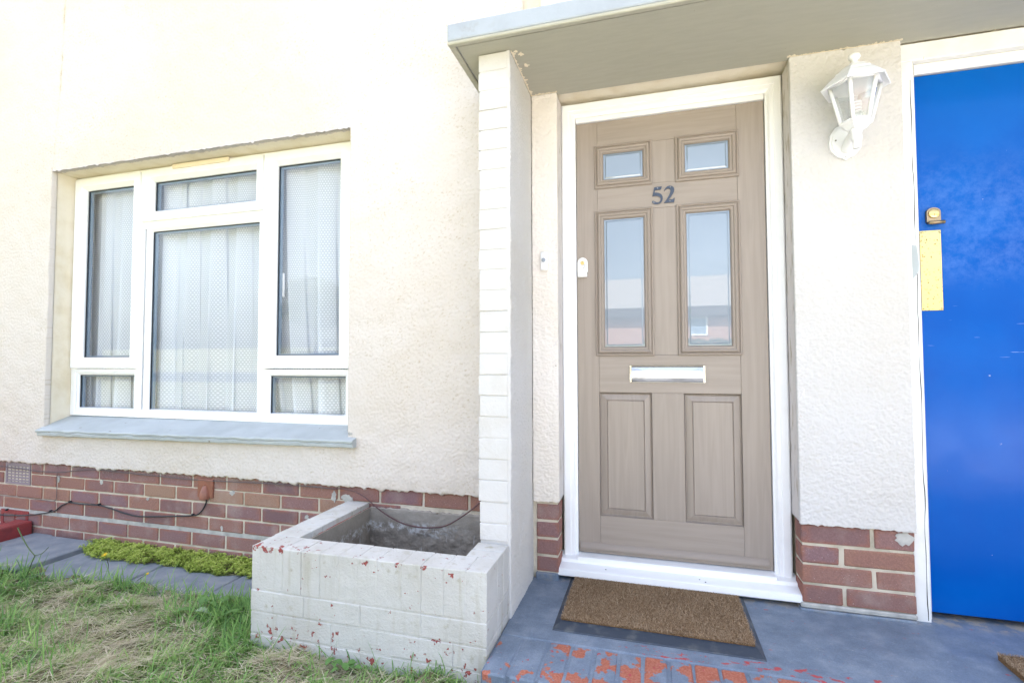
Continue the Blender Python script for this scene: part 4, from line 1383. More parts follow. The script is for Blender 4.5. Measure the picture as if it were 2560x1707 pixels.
for k, (z0, z1) in enumerate(((-0.876, -0.804), (-0.952, -0.879), (-1.028, -0.955), (-1.10, -1.031))):
    xs_ = [PX0] + [x for x in (np.arange(-1.372 + (0.110 if k % 2 else 0.219), -0.55, 0.219))] + [PX1]
    for a, b in zip(xs_[:-1], xs_[1:]):
        brick(a + g * 0.5, b - g * 0.5, PY0, PY0 + TH, z0 + g * 1.2, z1 - g * 0.6, M['planter_paint'], pl, 0.003, 0.0006, seg=2)
yj = np.linspace(PY0 + TH, 2.045, 8)
for a, b in zip(yj[:-1], yj[1:]):
    brick(PX0 + random.uniform(-0.002, 0.001), PX0 + TH, a + g * 0.4, b - g * 0.4, -0.801, PT + random.uniform(-0.0015, 0.001), M['planter_paint'], pl, 0.003, 0.0006, seg=2)
for a, b in ((PY0 + TH, 1.638), (1.638, 1.7025)):
    brick(PX1 - TH, PX1, a + g * 0.4, b - g * 0.4, -0.801, PT + 0.0005, M['planter_paint'], pl, 0.003, 0.0006, seg=2)
for k, (z0, z1) in enumerate(((-0.876, -0.804), (-0.952, -0.879), (-1.028, -0.955))):
    brick(PX1 - TH, PX1, PY0 + TH + g, 1.7025, z0, z1, M['planter_paint'], pl, 0.003, 0.0006, seg=2)
    brick(PX0, PX0 + TH, PY0 + TH + g, 2.045, z0, z1, M['planter_paint'], pl, 0.003, 0.0006, seg=2)
LN = M['planter_inside']
boxes('lining', [(PX0 + TH + 0.0005, PX0 + TH + 0.010, PY0 + TH + 0.010, 2.040, -1.05, PT - 0.022), (PX1 - TH - 0.010, PX1 - TH - 0.0005, PY0 + TH + 0.010, 2.0395, -1.05, PT - 0.022),
                 (PX0 + TH + 0.0105, PX1 - TH - 0.0105, PY0 + TH + 0.0005, PY0 + TH + 0.010, -1.05, PT - 0.03)], LN, pl)
# rough cement at the back, against the house
nu_, nv_ = 190, 100
U, W = np.meshgrid(np.linspace(PX0 + TH - 0.004, -0.50, nu_), np.linspace(-1.05, -0.672, nv_))
hh = low_noise(nv_, nu_, 0.004, 0.012, 151) * 0.0007 + low_noise(nv_, nu_, 0.004, 0.05, 152) * 0.0015
hh *= np.clip((-0.735 - W) / 0.04, 0.4, 1)
W[-1] += jag(nu_, 153, 0.003, 12)
V = np.stack([U, 2.041 - hh, W], -1).reshape(-1, 3)
idx = np.arange(nu_ * nv_).reshape(nv_, nu_)
F = np.stack([idx[:-1, :-1], idx[:-1, 1:], idx[1:, 1:], idx[1:, :-1]], -1).reshape(-1, 4)
n0 = len(V)
V = np.concatenate([V, V[idx[-1]] * [1, 0, 1] + [0, 2.066, 0]])
k = np.arange(nu_ - 1)
F = np.concatenate([F, np.stack([idx[-1][k], idx[-1][k + 1], n0 + k + 1, n0 + k], 1)])
mobj('back_render', npmesh('back_render', V, F, True), LN, pl)
nu_, nv_ = 70, 45
U, W = np.meshgrid(np.linspace(PX0 + TH, -0.49, nu_), np.linspace(PY0 + TH, 2.045, nv_))
V = np.stack([U, W, -0.965 + low_noise(nv_, nu_, 0.012, 0.04, 160) * 0.010], -1).reshape(-1, 3)
idx = np.arange(nu_ * nv_).reshape(nv_, nu_)
F = np.stack([idx[:-1, :-1], idx[:-1, 1:], idx[1:, 1:], idx[1:, :-1]], -1).reshape(-1, 4)
mobj('soil', npmesh('soil', V, F, True), M['soil'], pl)

# ------------------------------------------------------------------ red kerb at the left edge
kerb = tag(box('kerb', -3.57, -3.455, 0.9, 2.045, -1.06, -0.918, M['red_paint'], None, 0.010, 2), 'low red painted kerb against the brick plinth', 'kerb')
tag(box('gully_floor', -4.2, -3.572, 0.9, 2.045, -1.06, -0.975, M['red_paint'], None, 0.004), kind='structure')

# ------------------------------------------------------------------ wall lantern
LX, LY = 0.681, 1.912
lan = empty('wall_lantern', (0.686, RF, 0.72))
tag(lan, 'white six-sided wall lantern on the pillar between the doors', 'lantern')
WP = M['white_plastic']
pts = [(0.686, 0.718), (0.697, 0.727), (0.712, 0.731), (0.722, 0.742), (0.734, 0.757), (0.738, 0.785), (0.734, 0.813), (0.718, 0.838), (0.686, 0.852), (0.654, 0.838), (0.638, 0.813), (0.634, 0.785), (0.638, 0.757), (0.650, 0.742), (0.660, 0.731), (0.675, 0.727)]
ctr = (0.686, 0.785)
extrude_poly('back_plate', pts, RF - 0.014, RF + 0.004, WP, lan)
extrude_poly('back_plate', [(ctr[0] + (x - ctr[0]) * 0.86, ctr[1] + (z - ctr[1]) * 0.86) for x, z in pts], RF - 0.020, RF - 0.0142, WP, lan)
for (x, z) in ((0.653, 0.79), (0.719, 0.79), (0.686, 0.729)):
    lathe('screw', [(0.003, 0), (0.003, 0.001)], (x, RF - 0.0202 if z > 0.75 else RF - 0.0142, z), M['screw'], lan, 8, axis='Y')
tube('bracket_arm', smooth_path([(0.686, RF - 0.018, 0.752), (0.685, RF - 0.05, 0.772), (0.683, RF - 0.085, 0.780), (LX, LY, 0.778)], 5), 0.014, WP, lan, 12, lambda t: 1.25 - 0.5 * t)
lathe('stem', [(0.003, 0), (0.011, 0.001), (0.012, 0.006), (0.012, 0.026), (0.015, 0.028), (0.016, 0.034), (0.016, 0.052), (0.019, 0.058), (0.021, 0.066)], (LX, LY, 0.714), WP, lan, 18)
H = 6
RO = R(0)
lathe('base_cup', [(0.018, 0), (0.030, 0.004), (0.040, 0.016), (0.050, 0.022), (0.050, 0.027), (0.044, 0.029)], (LX, LY, 0.776), WP, lan, H, RO, False)
zb, ztp, rb_, rt_ = 0.803, 0.930, 0.0455, 0.076
for k in range(6):
    an = RO + math.pi / 3 * k
    p0 = Vector((LX + rb_ * math.cos(an), LY + rb_ * math.sin(an), zb))
    p1 = Vector((LX + rt_ * math.cos(an), LY + rt_ * math.sin(an), ztp))
    tube('glazing_bar', [p0, p1], 0.0068, WP, lan, 6)
    an2 = an + math.pi / 3
    q0 = Vector((LX + rb_ * math.cos(an2), LY + rb_ * math.sin(an2), zb))
    q1 = Vector((LX + rt_ * math.cos(an2), LY + rt_ * math.sin(an2), ztp))
    pmesh('pane', [p0, q0, q1, p1], [(0, 1, 2, 3)], M['lamp_glass'], lan)
    tube('bottom_rail', [p0, q0], 0.0048, WP, lan, 6)
    tube('top_rail', [p1, q1], 0.0062, WP, lan, 6)
lathe('roof', [(0.072, -0.006), (0.084, -0.004), (0.103, -0.012), (0.105, -0.008), (0.092, 0.006), (0.072, 0.026), (0.060, 0.036), (0.056, 0.044), (0.046, 0.050), (0.034, 0.062), (0.026, 0.066), (0.020, 0.068)], (LX, LY, 0.934), WP, lan, H, RO, False)
lathe('finial', [(0.020, 0), (0.018, 0.005), (0.010, 0.009), (0.009, 0.018), (0.014, 0.022), (0.0185, 0.029), (0.0165, 0.037), (0.009, 0.041), (0.002, 0.042)], (LX, LY, 1.000), WP, lan, 18)
bulb = empty('bulb', (LX, LY, 0.806), lan)
lathe('bulb_base', [(0.013, 0), (0.015, 0.004), (0.015, 0.020), (0.010, 0.024)], (LX, LY, 0.804), WP, bulb, 16)
hel = [(LX + 0.0145 * math.cos(t), LY + 0.0145 * math.sin(t), 0.830 + 0.0105 * t / (2 * math.pi)) for t in np.linspace(0, 2 * math.pi * 4.2, 70)]
tube('bulb_coil', hel, 0.0042, WP, bulb, 8)

# ------------------------------------------------------------------ doorbell
db = empty('doorbell', (-0.4295, RF, 0.376))
tag(db, 'small white doorbell push on the narrow pillar left of the door', 'doorbell')
bm = bmesh.new()
bm_box(bm, -0.015, 0.015, -0.0085, 0.0085, -0.0395, 0.0395)
finish(bm, 'bell_body', WP, db, 0.0065, 3, True, (-0.4295, RF - 0.0075, 0.4150))
lathe('bell_ring', [(0.0115, 0), (0.0115, 0.0012), (0.0100, 0.0016)], (-0.4295, RF - 0.016, 0.418), WP, db, 24, axis='Y')
lathe('button', [(0.0092, 0), (0.0092, 0.0022), (0.006, 0.003), (0.002, 0.0031)], (-0.4295, RF - 0.016, 0.418), M['grey_button'], db, 24, axis='Y')

# ------------------------------------------------------------------ door mats
def doormat(name, x0, x1, y0, y1, label, seed, border=True):
    t = empty(name, ((x0 + x1) / 2, (y0 + y1) / 2, FL))
    tag(t, label, 'doormat')
    z = FL
    b = 0.020 if border else 0.0
    bf = 0.049 if border else 0.0
    if border:
        V = [(x0, y0, z + 0.001), (x1, y0, z + 0.001), (x1, y1, z + 0.001), (x0, y1, z + 0.001),
             (x0 + 0.003, y0 + 0.003, z + 0.004), (x1 - 0.003, y0 + 0.003, z + 0.004), (x1 - 0.003, y1, z + 0.004), (x0 + 0.003, y1, z + 0.004),
             (x0 + b, y0 + bf, z + 0.012), (x1 - b, y0 + bf, z + 0.012), (x1 - b, y1, z + 0.012), (x0 + b, y1, z + 0.012)]
        F = [(0, 1, 5, 4), (1, 2, 6, 5), (3, 0, 4, 7), (4, 5, 9, 8), (5, 6, 10, 9), (7, 4, 8, 11), (8, 9, 10, 11)]
        pmesh('rubber_edge', V, F, M['mat_rubber'], t)
    cx0, cx1, cy0, cy1 = x0 + b, x1 - b, y0 + bf, y1
    box('coir_pad', cx0 + 0.003, cx1 - 0.003, cy0 + 0.003, cy1, z + (0.0122 if border else 0.001), z + 0.017, M['coir_base'], t)
    r = np.random.default_rng(seed)
    nf = int((cx1 - cx0) * (cy1 - cy0) * 150000)
    bx, by = r.uniform(cx0, cx1, nf), r.uniform(cy0, cy1, nf)
    an = r.uniform(0, 2 * math.pi, nf)
    ln = r.uniform(0.006, 0.016, nf)
    up = r.uniform(0.001, 0.007, nf)
    w = 0.00055
    d = np.stack([np.cos(an), np.sin(an), np.zeros(nf)], 1)
    s = np.stack([-np.sin(an), np.cos(an), np.zeros(nf)], 1)
    base = np.stack([bx, by, np.full(nf, z + 0.0165)], 1)
    mid = base + d * (ln * 0.5)[:, None] + np.array([0, 0, 1]) * up[:, None]
    end = base + d * ln[:, None] + np.array([0, 0, 1]) * (up * r.uniform(0.2, 1.3, nf))[:, None]
    for q_ in (mid, end):
        q_[:, 0] = np.clip(q_[:, 0], cx0 - 0.003, cx1 + 0.003)
        q_[:, 1] = np.clip(q_[:, 1], cy0 - 0.003, cy1 + 0.002)
    P = np.stack([base - s * w, base + s * w, mid - s * w, mid + s * w, end], 1).reshape(-1, 3)
    o = np.arange(nf)[:, None] * 5
    me = npmesh('coir_pile', P, [o + np.array([[0, 1, 3, 2]]), o + np.array([[2, 3, 4]])])
    attr(me, 'tint', np.repeat(np.clip(r.normal(0.5, 0.25, nf) + 0.06 * np.sin(bx * 23) * np.sin(by * 31), 0, 1), 5))
    tag(mobj('coir_pile', me, M['coir'], t), kind='stuff')
    return t


dm = doormat('doormat', -0.332, 0.323, 1.670, 2.080, 'brown coir doormat with black rubber edge at the front door', 171)
doormat('doormat', 0.990, 1.62, 1.50, 1.864, 'corner of a brown coir mat at the right edge of the porch', 172, False)

# ------------------------------------------------------------------ cables and cover on the plinth
CY = 2.045
cb = empty('cable', (-3.0, CY, -0.85))
tag(cb, 'black cable clipped in waves along the brick plinth', 'cable')
pts = [(-3.95, -0.905), (-3.735, -0.907), (-3.622, -0.902), (-3.483, -0.889), (-3.391, -0.874), (-3.317, -0.859), (-3.27, -0.844), (-3.229, -0.816), (-3.193, -0.801), (-3.162, -0.794), (-3.09, -0.796), (-2.944, -0.793), (-2.89, -0.798), (-2.816, -0.81), (-2.744, -0.822), (-2.67, -0.829), (-2.594, -0.826), (-2.435, -0.811), (-2.287, -0.795), (-2.242, -0.779), (-2.213, -0.746), (-2.200, -0.717), (-2.203, -0.695)]
tube('sheath', smooth_path([(x, CY - 0.001, z) for x, z in pts], 5), 0.0036, M['black_cable'], cb, 8)
for (x, z) in ((-3.68, -0.878), (-3.317, -0.857), (-3.165, -0.793), (-2.944, -0.792), (-2.287, -0.795)):
    box('cable_clip', x - 0.005, x + 0.005, CY - 0.007, B + 0.004, z - 0.002, z + 0.009, M['black_cable'], cb, 0.0015)
c2 = tag(tube('cable', smooth_path([(x, CY - 0.001, z) for x, z in [(-3.95, -0.62), (-3.75, -0.623), (-3.607, -0.627), (-3.479, -0.633), (-3.386, -0.634), (-3.253, -0.630), (-3.174, -0.621), (-3.072, -0.606), (-2.947, -0.600), (-2.767, -0.604), (-2.548, -0.608), (-2.338, -0.612), (-2.137, -0.610), (-1.851, -0.603), (-1.672, -0.601), (-1.43, -0.603)]], 4), 0.0026, M['grey_cable'], None, 6),
         'thin dusty cable tucked under the bottom edge of the render', 'cable')
c3 = tag(tube('cable', smooth_path([(-1.45, CY - 0.003, -0.604), (-1.401, 2.036, -0.597), (-1.326, 2.02, -0.600), (-1.266, 2.02, -0.623), (-1.208, 2.02, -0.663), (-1.143, 2.02, -0.699), (-1.072, 2.02, -0.725), (-0.996, 2.02, -0.734), (-0.934, 2.02, -0.731), (-0.867, 2.02, -0.716), (-0.801, 2.02, -0.677), (-0.743, 2.02, -0.634), (-0.70, 2.025, -0.595), (-0.66, 2.035, -0.57)], 5), 0.0030, M['brown_cable'], None, 8),
         'maroon cable sagging across the inside of the planter', 'cable')
c4 = tag(tube('cable', smooth_path([(x, CY - 0.001, z) for x, z in [(-3.95, -0.797), (-3.741, -0.795), (-3.515, -0.792), (-3.427, -0.795), (-3.309, -0.797), (-3.282, -0.792), (-3.270, -0.773), (-3.269, -0.735), (-3.271, -0.675), (-3.272, -0.635)]], 4), 0.0019, M['grey_cable'], None, 6),
         'thin bell wire rising up the bricks beside the air brick', 'cable')
vc = empty('cable_cover', (-2.208, B, -0.70))
tag(vc, 'terracotta plastic cable entry cover on the brick plinth', 'cable cover')
box('cover_plate', -2.258, -2.160, B - 0.010, B + 0.003, -0.699, -0.604, M['brown_plastic'], vc, 0.003, 2)
V, F = [], []
rings_ = 9
for i in range(rings_):
    t = i / (rings_ - 1)
    z = -0.632 - 0.071 * t
    w = 0.007 + 0.019 * math.sin(min(1, t * 1.25) * math.pi / 2)
    dp = 0.004 + 0.022 * math.sin(min(1, t * 1.1) * math.pi / 2)
    for k in range(9):
        a = math.pi * k / 8
        V.append((-2.209 - w * math.cos(a), B - 0.009 - dp * math.sin(a), z))
F = [(i * 9 + k, i * 9 + k + 1, i * 9 + 10 + k, i * 9 + 9 + k) for i in range(rings_ - 1) for k in range(8)]
F.append(tuple(range(9)))
pmesh('cover_hood', V, F, M['brown_plastic'], vc, True)

# cobweb fluff hanging along the underside of the render
r = np.random.default_rng(181)
nf = 900
bx = r.uniform(-3.8, -1.4, nf)
clump = np.sin(bx * 9) + np.sin(bx * 23.7 + 1)
bx = bx[clump > -0.6]
nf = len(bx)
st_ = np.stack([bx, np.full(nf, 2.046), -0.592 - r.uniform(0, 0.006, nf)], 1)
en = st_ + np.stack([r.normal(0, 0.014, nf), r.uniform(-0.006, 0.002, nf), -r.exponential(0.010, nf)], 1)
w = np.array([0.00035, 0, 0.0002])
P = np.stack([st_ - w, st_ + w, en + w, en - w], 1).reshape(-1, 3)
tag(mobj('cobweb', npmesh('cobweb', P, np.arange(nf * 4).reshape(-1, 4)), M['web']), 'dusty cobweb fluff under the render edge', 'cobweb', kind='stuff')

# ------------------------------------------------------------------ vegetation
def blades(name, bx, by, bz, az, ln, lean, width, tint, mat, curl=0.5, parent=None):
    """ribbon blades: base point, azimuth, length, lean from vertical (radians)"""
    n = len(bx)
    d = np.stack([np.cos(az), np.sin(az), np.zeros(n)], 1)
    s = np.stack([-np.sin(az), np.cos(az), np.zeros(n)], 1)
    up = np.array([0, 0, 1.0])
    P0 = np.stack([bx, by, bz], 1)
    pts = [P0]
    a = lean.copy()
    for f in (0.4, 0.35, 0.25):
        pts.append(pts[-1] + (d * np.sin(a)[:, None] + up * np.cos(a)[:, None]) * (ln * f)[:, None])
        a = np.minimum(a + curl * (0.5 + 0.5 * np.sin(bx * 91 + by * 57)), 1.75)
    w = width[:, None] * s
    for p in pts[1:]:
        p[:, 2] = np.maximum(p[:, 2], bz + 0.001)
    P = np.stack([pts[0] - w * 0.8, pts[0] + w * 0.8, pts[1] - w, pts[1] + w, pts[2] - w * 0.75, pts[2] + w * 0.75, pts[3]], 1).reshape(-1, 3)
    o = np.arange(n)[:, None] * 7
    me = npmesh(name, P, [np.concatenate([o + np.array([[0, 1, 3, 2]]), o + np.array([[2, 3, 5, 4]])]), o + np.array([[4, 5, 6]])])
    attr(me, 'tint', np.repeat(tint, 7))
    return mobj(name, me, mat, parent)


r = np.random.default_rng(191)


def pnoise(x, y, s, seed):
    g = np.random.default_rng(seed).standard_normal((64, 64))
    k = np.fft.fftfreq(64)
    Hh = np.exp(-((k[:, None] ** 2 + k[None, :] ** 2) * 60))
    g = np.fft.ifft2(np.fft.fft2(g) * Hh).real
    g /= g.std()
    u, v = (x / s) % 63, (y / s) % 63
    i, j = u.astype(int), v.astype(int)
    fu, fv = u - i, v - j
    i2, j2 = (i + 1) % 64, (j + 1) % 64
    return g[j, i] * (1 - fu) * (1 - fv) + g[j, i2] * fu * (1 - fv) + g[j2, i] * (1 - fu) * fv + g[j2, i2] * fu * fv


def lawn_points(n, x0, x1, y0, y1):
    x, y = r.uniform(x0, x1, n), r.uniform(y0, y1, n)
    ok = ~((x > PX0 - 0.004) & (y > PY0 - 0.006)) & (x < -0.46)
    return x[ok], y[ok]


def edge_limit(x):
    return 1.672 + 0.020 * np.sin(x * 5.1) + 0.012 * np.sin(x * 17.0 + 1)


for (nm, cnt, x0, x1, y0, y1) in (('near', 62000, -3.45, -0.46, 0.98, 1.70), ('far', 30000, -5.4, -0.46, -1.0, 0.98)):
    x, y = lawn_points(cnt, x0, x1, y0, y1)
    ok = y < edge_limit(x)
    x, y = x[ok], y[ok]
    dry = pnoise(x, y, 0.06, 201) + 0.6 * pnoise(x, y, 0.022, 202)
    dry += np.clip((x + 1.9) / 0.8, -0.8, 1.0) * 0.6
    cl = pnoise(x, y, 0.014, 203)
    keep_ = r.uniform(size=len(x)) < np.clip(0.90 - 0.24 * dry + 0.25 * cl, 0.2, 1)
    x, y, dry, cl = x[keep_], y[keep_], dry[keep_], cl[keep_]
    n = len(x)
    az = r.normal(0.35, 1.3, n)
    ln = np.clip(r.gamma(5, 0.0075, n) * (1 + 0.25 * cl), 0.012, 0.09)
    lean = np.clip(r.normal(1.12, 0.38, n), 0.05, 1.55)
    tint = np.clip(r.normal(0.40, 0.15, n) + 0.06 * dry, 0, 0.75)
    g1 = blades('grass', x, y, lawn_h(x, y) - 0.002, az, ln, lean, r.uniform(0.0009, 0.0021, n), tint, M['grass'])
    tag(g1, 'short rough green grass of the front lawn' if nm == 'near' else 'open grass of the lawn nearer the street', 'grass', kind='stuff')
    # dry clippings lying flat
    x, y = lawn_points(int(cnt * 0.9), x0, x1, y0, y1)
    ok = y < edge_limit(x) + 0.01
    x, y = x[ok], y[ok]
    dry = pnoise(x, y, 0.06, 201) + 0.6 * pnoise(x, y, 0.022, 202) + np.clip((x + 1.9) / 0.8, -0.8, 1.0) * 0.6
    keep_ = r.uniform(size=len(x)) < np.clip(0.34 + 0.26 * dry, 0.10, 1)
    x, y = x[keep_], y[keep_]
    n = len(x)
    g2 = blades('straw', x, y, lawn_h(x, y) + r.uniform(0.0, 0.016, n), r.normal(0.45, 0.8, n) + math.pi * (r.uniform(size=n) < 0.4), r.uniform(0.025, 0.085, n), r.uniform(1.25, 1.62, n),
                r.uniform(0.0005, 0.0011, n), np.clip(r.normal(0.85, 0.13, n), 0.6, 1), M['grass'], 0.1)
    tag(g2, 'dry straw coloured clippings lying in the front lawn' if nm == 'near' else 'dry clippings in the lawn nearer the street', 'dry grass', kind='stuff')

# taller tufts over the slabs and against the planter
tx_, ty_ = [], []
for (cx, cy, sx, sy, k) in ((-1.56, 1.60, 0.10, 0.05, 620), (-1.66, 1.56, 0.10, 0.05, 350), (-1.43, 1.50, 0.035, 0.06, 450), (-2.25, 1.66, 0.12, 0.02, 200), (-2.75, 1.64, 0.12, 0.02, 130), (-3.1, 1.63, 0.2, 0.02, 120), (-1.95, 1.66, 0.12, 0.02, 130),
                            (-1.15, 1.45, 0.16, 0.008, 50), (-0.75, 1.45, 0.16, 0.008, 50), (-2.4, 1.30, 0.09, 0.06, 220), (-2.0, 1.18, 0.08, 0.06, 200), (-2.75, 1.42, 0.09, 0.05, 200), (-0.9, 1.36, 0.3, 0.04, 80)):
    tx_.append(r.normal(cx, sx, k))
    ty_.append(r.normal(cy, sy, k))
x, y = np.concatenate(tx_), np.concatenate(ty_)
ok = ~((x > PX0 - 0.003) & (y > PY0 - 0.004)) & (x < -0.45) & (y < 1.73)
x, y = x[ok], y[ok]
n = len(x)
zb_ = np.where(y > 1.69, -1.004, lawn_h(x, y) - 0.002)
tag(blades('grass_tuft', x, y, zb_, r.uniform(-0.4, 3.6, n), np.clip(r.normal(0.075, 0.03, n), 0.03, 0.17), np.clip(r.normal(0.78, 0.35, n), 0.05, 1.4), r.uniform(0.0010, 0.0024, n), np.clip(r.normal(0.26, 0.14, n), 0, 0.62), M['grass'], 0.42),
    'longer unmown grass along the slabs and the planter', 'grass', kind='stuff')

# stonecrop mat along the foot of the wall
n = 9500
x = r.uniform(-3.02, -1.378, n)
front = 1.905 + 0.010 * pnoise(x, x * 0, 0.006, 215) + 0.012 * np.sin(x * 13) + 0.010 * np.sin(x * 37 + 2) + 0.006 * np.sin(x * 71) + np.clip((-2.72 - x) / 0.25, 0, 1) * 0.03
front -= np.clip(1 - np.abs(x + 2.74) / 0.12, 0, 1) * 0.05
back_ = 2.050 + 0 * x
y = front + (back_ - front) * r.uniform(0, 1, n) ** 0.9
ok = (x > -2.95 + 0.08 * r.uniform(size=n) - (y - 1.95) * 0.3)
x, y = x[ok], y[ok]
n = len(x)
t = np.clip((y - 1.88) / 0.17, 0, 1)
hgt = -1.004 + 0.008 + 0.012 * t * (0.8 + 0.3 * pnoise(x, y, 0.012, 211)) + 0.004 * pnoise(x, y, 0.004, 214) + np.clip(r.normal(0.004, 0.006, n), -0.004, 0.03)
NL = 8
k = np.tile(np.arange(NL), n)
cxr, cyr, czr = (np.repeat(a, NL) for a in (x, y, hgt))
az = k * 2.4 + np.repeat(r.uniform(0, 6.28, n), NL) + r.normal(0, 0.2, n * NL)
el = 0.15 + 1.0 * (k / NL) + r.normal(0, 0.12, n * NL)
ln = (0.0078 - 0.0040 * k / NL) * r.uniform(0.7, 1.3, n * NL)
c = np.stack([cxr, cyr, czr + 0.004 * k / NL], 1)
d = np.stack([np.cos(az) * np.cos(el), np.sin(az) * np.cos(el), np.sin(el)], 1)
s = np.stack([-np.sin(az), np.cos(az), np.zeros(n * NL)], 1) * (ln * 0.32)[:, None]
tip = c + d * ln[:, None]
mid = c + d * (ln * 0.55)[:, None]
P = np.stack([c, mid - s, tip, mid + s], 1).reshape(-1, 3)
me = npmesh('stonecrop', P, np.arange(len(P)).reshape(-1, 4))
attr(me, 'tint', np.repeat(np.clip(np.repeat(r.normal(0.60, 0.2, n) + 0.16 * pnoise(x, y, 0.010, 212) + 0.10 * pnoise(x, y, 0.004, 213), NL) + 0.18 * (k / NL - 0.4) + r.normal(0, 0.08, n * NL), 0, 1), 4))
tag(mobj('stonecrop', me, M['sedum']), 'bright green stonecrop mat growing at the foot of the wall', 'stonecrop', kind='stuff')
# a mat of stems and soil beneath it
xs_ = np.linspace(-2.98, -1.38, 120)
fr_ = 1.915 + 0.012 * np.sin(xs_ * 13) + 0.010 * np.sin(xs_ * 37 + 2) + np.clip((-2.72 - xs_) / 0.25, 0, 1) * 0.05
V = []
for i in range(120):
    V += [(xs_[i], fr_[i], -1.006), (xs_[i], fr_[i] + 0.02, -0.999), (xs_[i], 2.052, -0.985)]
tag(pmesh('soil_strip', V, [(3 * i + k, 3 * i + 3 + k, 3 * i + 4 + k, 3 * i + 1 + k) for i in range(119) for k in range(2)], M['ground'], None, True), kind='structure')


def leaf_mesh(L, W, droop, n=6, tint=0.5):
    V, F = [], []
    for i in range(n + 1):
        t = i / n
        w = W * math.sin(math.pi * min(1, 0.06 + 0.94 * t) ** 0.8) * (1 if i < n else 0)
        x = L * t
        z = droop * (t - t * t * 1.6) * L
        V += [(x, -w, z + 0.12 * w), (x, 0, z - 0.10 * w), (x, w, z + 0.12 * w)]
    for i in range(n):
        a = 3 * i
        F += [(a, a + 3, a + 4, a + 1), (a + 1, a + 4, a + 5, a + 2)]
    me = bpy.data.meshes.new('leaf')
    me.from_pydata(V, [], F)
    for p in me.polygons: p.use_smooth = True
    attr(me, 'tint', np.clip(np.full(len(V), tint) + np.random.default_rng(3).normal(0, 0.05, len(V)), 0, 1))
    me.update()
    return me


def weed(name, x, y, z, specs, label):
    t = empty(name, (x, y, z))
    tag(t, label, 'weed')
    for (az, L, W, el, tint, dx, dy, dz) in specs:
        o = bpy.data.objects.new('leaf', leaf_mesh(L, W, 0.6, tint=tint))
        o.data.materials.append(M['weed'])
        o.location = (x + dx, y + dy, z + dz)
        o.rotation_euler = (0, -R(el), R(az))
        link(o, t)
    return t


weed('broadleaf_weed', -1.72, 1.57, -0.985, [(15, 0.070, 0.018, 10, 0.95, 0, -0.02, 0.014), (215, 0.085, 0.013, 12, 0.6, -0.01, -0.01, 0.012), (60, 0.06, 0.016, 35, 0.35, 0, 0.03, 0.02), (120, 0.06, 0.014, 30, 0.4, -0.02, 0.03, 0.02),
                                            (340, 0.06, 0.014, 25, 0.5, 0.02, 0.03, 0.025), (80, 0.055, 0.016, 20, 0.45, 0.07, 0.04, 0.03), (20, 0.05, 0.014, 40, 0.35, 0.08, 0.05, 0.03)], 'broad-leaved weed in the grass left of the planter')
weed('dock_weed', -1.50, 1.60, -0.985, [(100, 0.09, 0.017, 50, 0.35, 0, 0, 0.015), (40, 0.08, 0.016, 40, 0.45, 0.01, 0, 0.015), (160, 0.085, 0.017, 42, 0.4, -0.01, 0.01, 0.015), (220, 0.07, 0.015, 30, 0.5, -0.02, -0.01, 0.012), (300, 0.07, 0.015, 28, 0.55, 0.01, -0.02, 0.012), (350, 0.075, 0.014, 45, 0.3, 0.02, 0, 0.015)], 'upright green dock weed against the left corner of the planter')
weed('plantain_weed', -2.62, 1.20, -0.99, [(a, 0.055, 0.012, 22, 0.3 + 0.02 * i, 0, 0, 0.01) for i, a in enumerate((10, 75, 140, 210, 280, 330))], 'small green rosette weed low in the lawn')
weed('clover_weed', -0.98, 1.42, -0.995, [(a, 0.035, 0.012, 30, 0.3, 0.05 * math.cos(a), 0.012 * math.sin(a), 0.012) for a in (0, 60, 120, 190, 250, 310, 20, 150)], 'leafy green weed at the front foot of the planter')


def flower(name, pts, head, label, openf=True, r_=0.0013):
    t = empty(name, pts[0])
    tag(t, label, 'flower')
    tube('stem', smooth_path(pts, 5), r_, M['stem'], t, 6)
    hx, hy, hz = pts[-1]
    if openf:
        V, F = [], []
        for k in range(16):
            a = 2 * math.pi * k / 16
            for (rr, dz, da) in ((0.002, 0.002, 0), (0.010, 0.005, -0.13), (0.0145, 0.0045, 0), (0.010, 0.005, 0.13)):
                V.append((hx + rr * math.cos(a + da), hy + rr * math.sin(a + da) - dz * 0.6, hz + dz + 0.35 * rr * math.sin(a)))
            F.append((4 * k, 4 * k + 1, 4 * k + 2, 4 * k + 3))
        pmesh('petals', V, F, M['petal'], t)
        lathe('flower_centre', [(0.002, -0.003), (0.0045, 0.001), (0.005, 0.005), (0.003, 0.007)], (hx, hy, hz), M['petal'], t, 10)
    elif head:
        d = (Vector(pts[-1]) - Vector(pts[-2])).normalized()
        tube('bud', [Vector(pts[-1]) + d * q_ for q_ in (-0.002, 0.003, 0.010, 0.016, 0.019)], 0.0035, M['petal'], t, 8, [0.6, 1.0, 1.15, 0.9, 0.4])
    return t


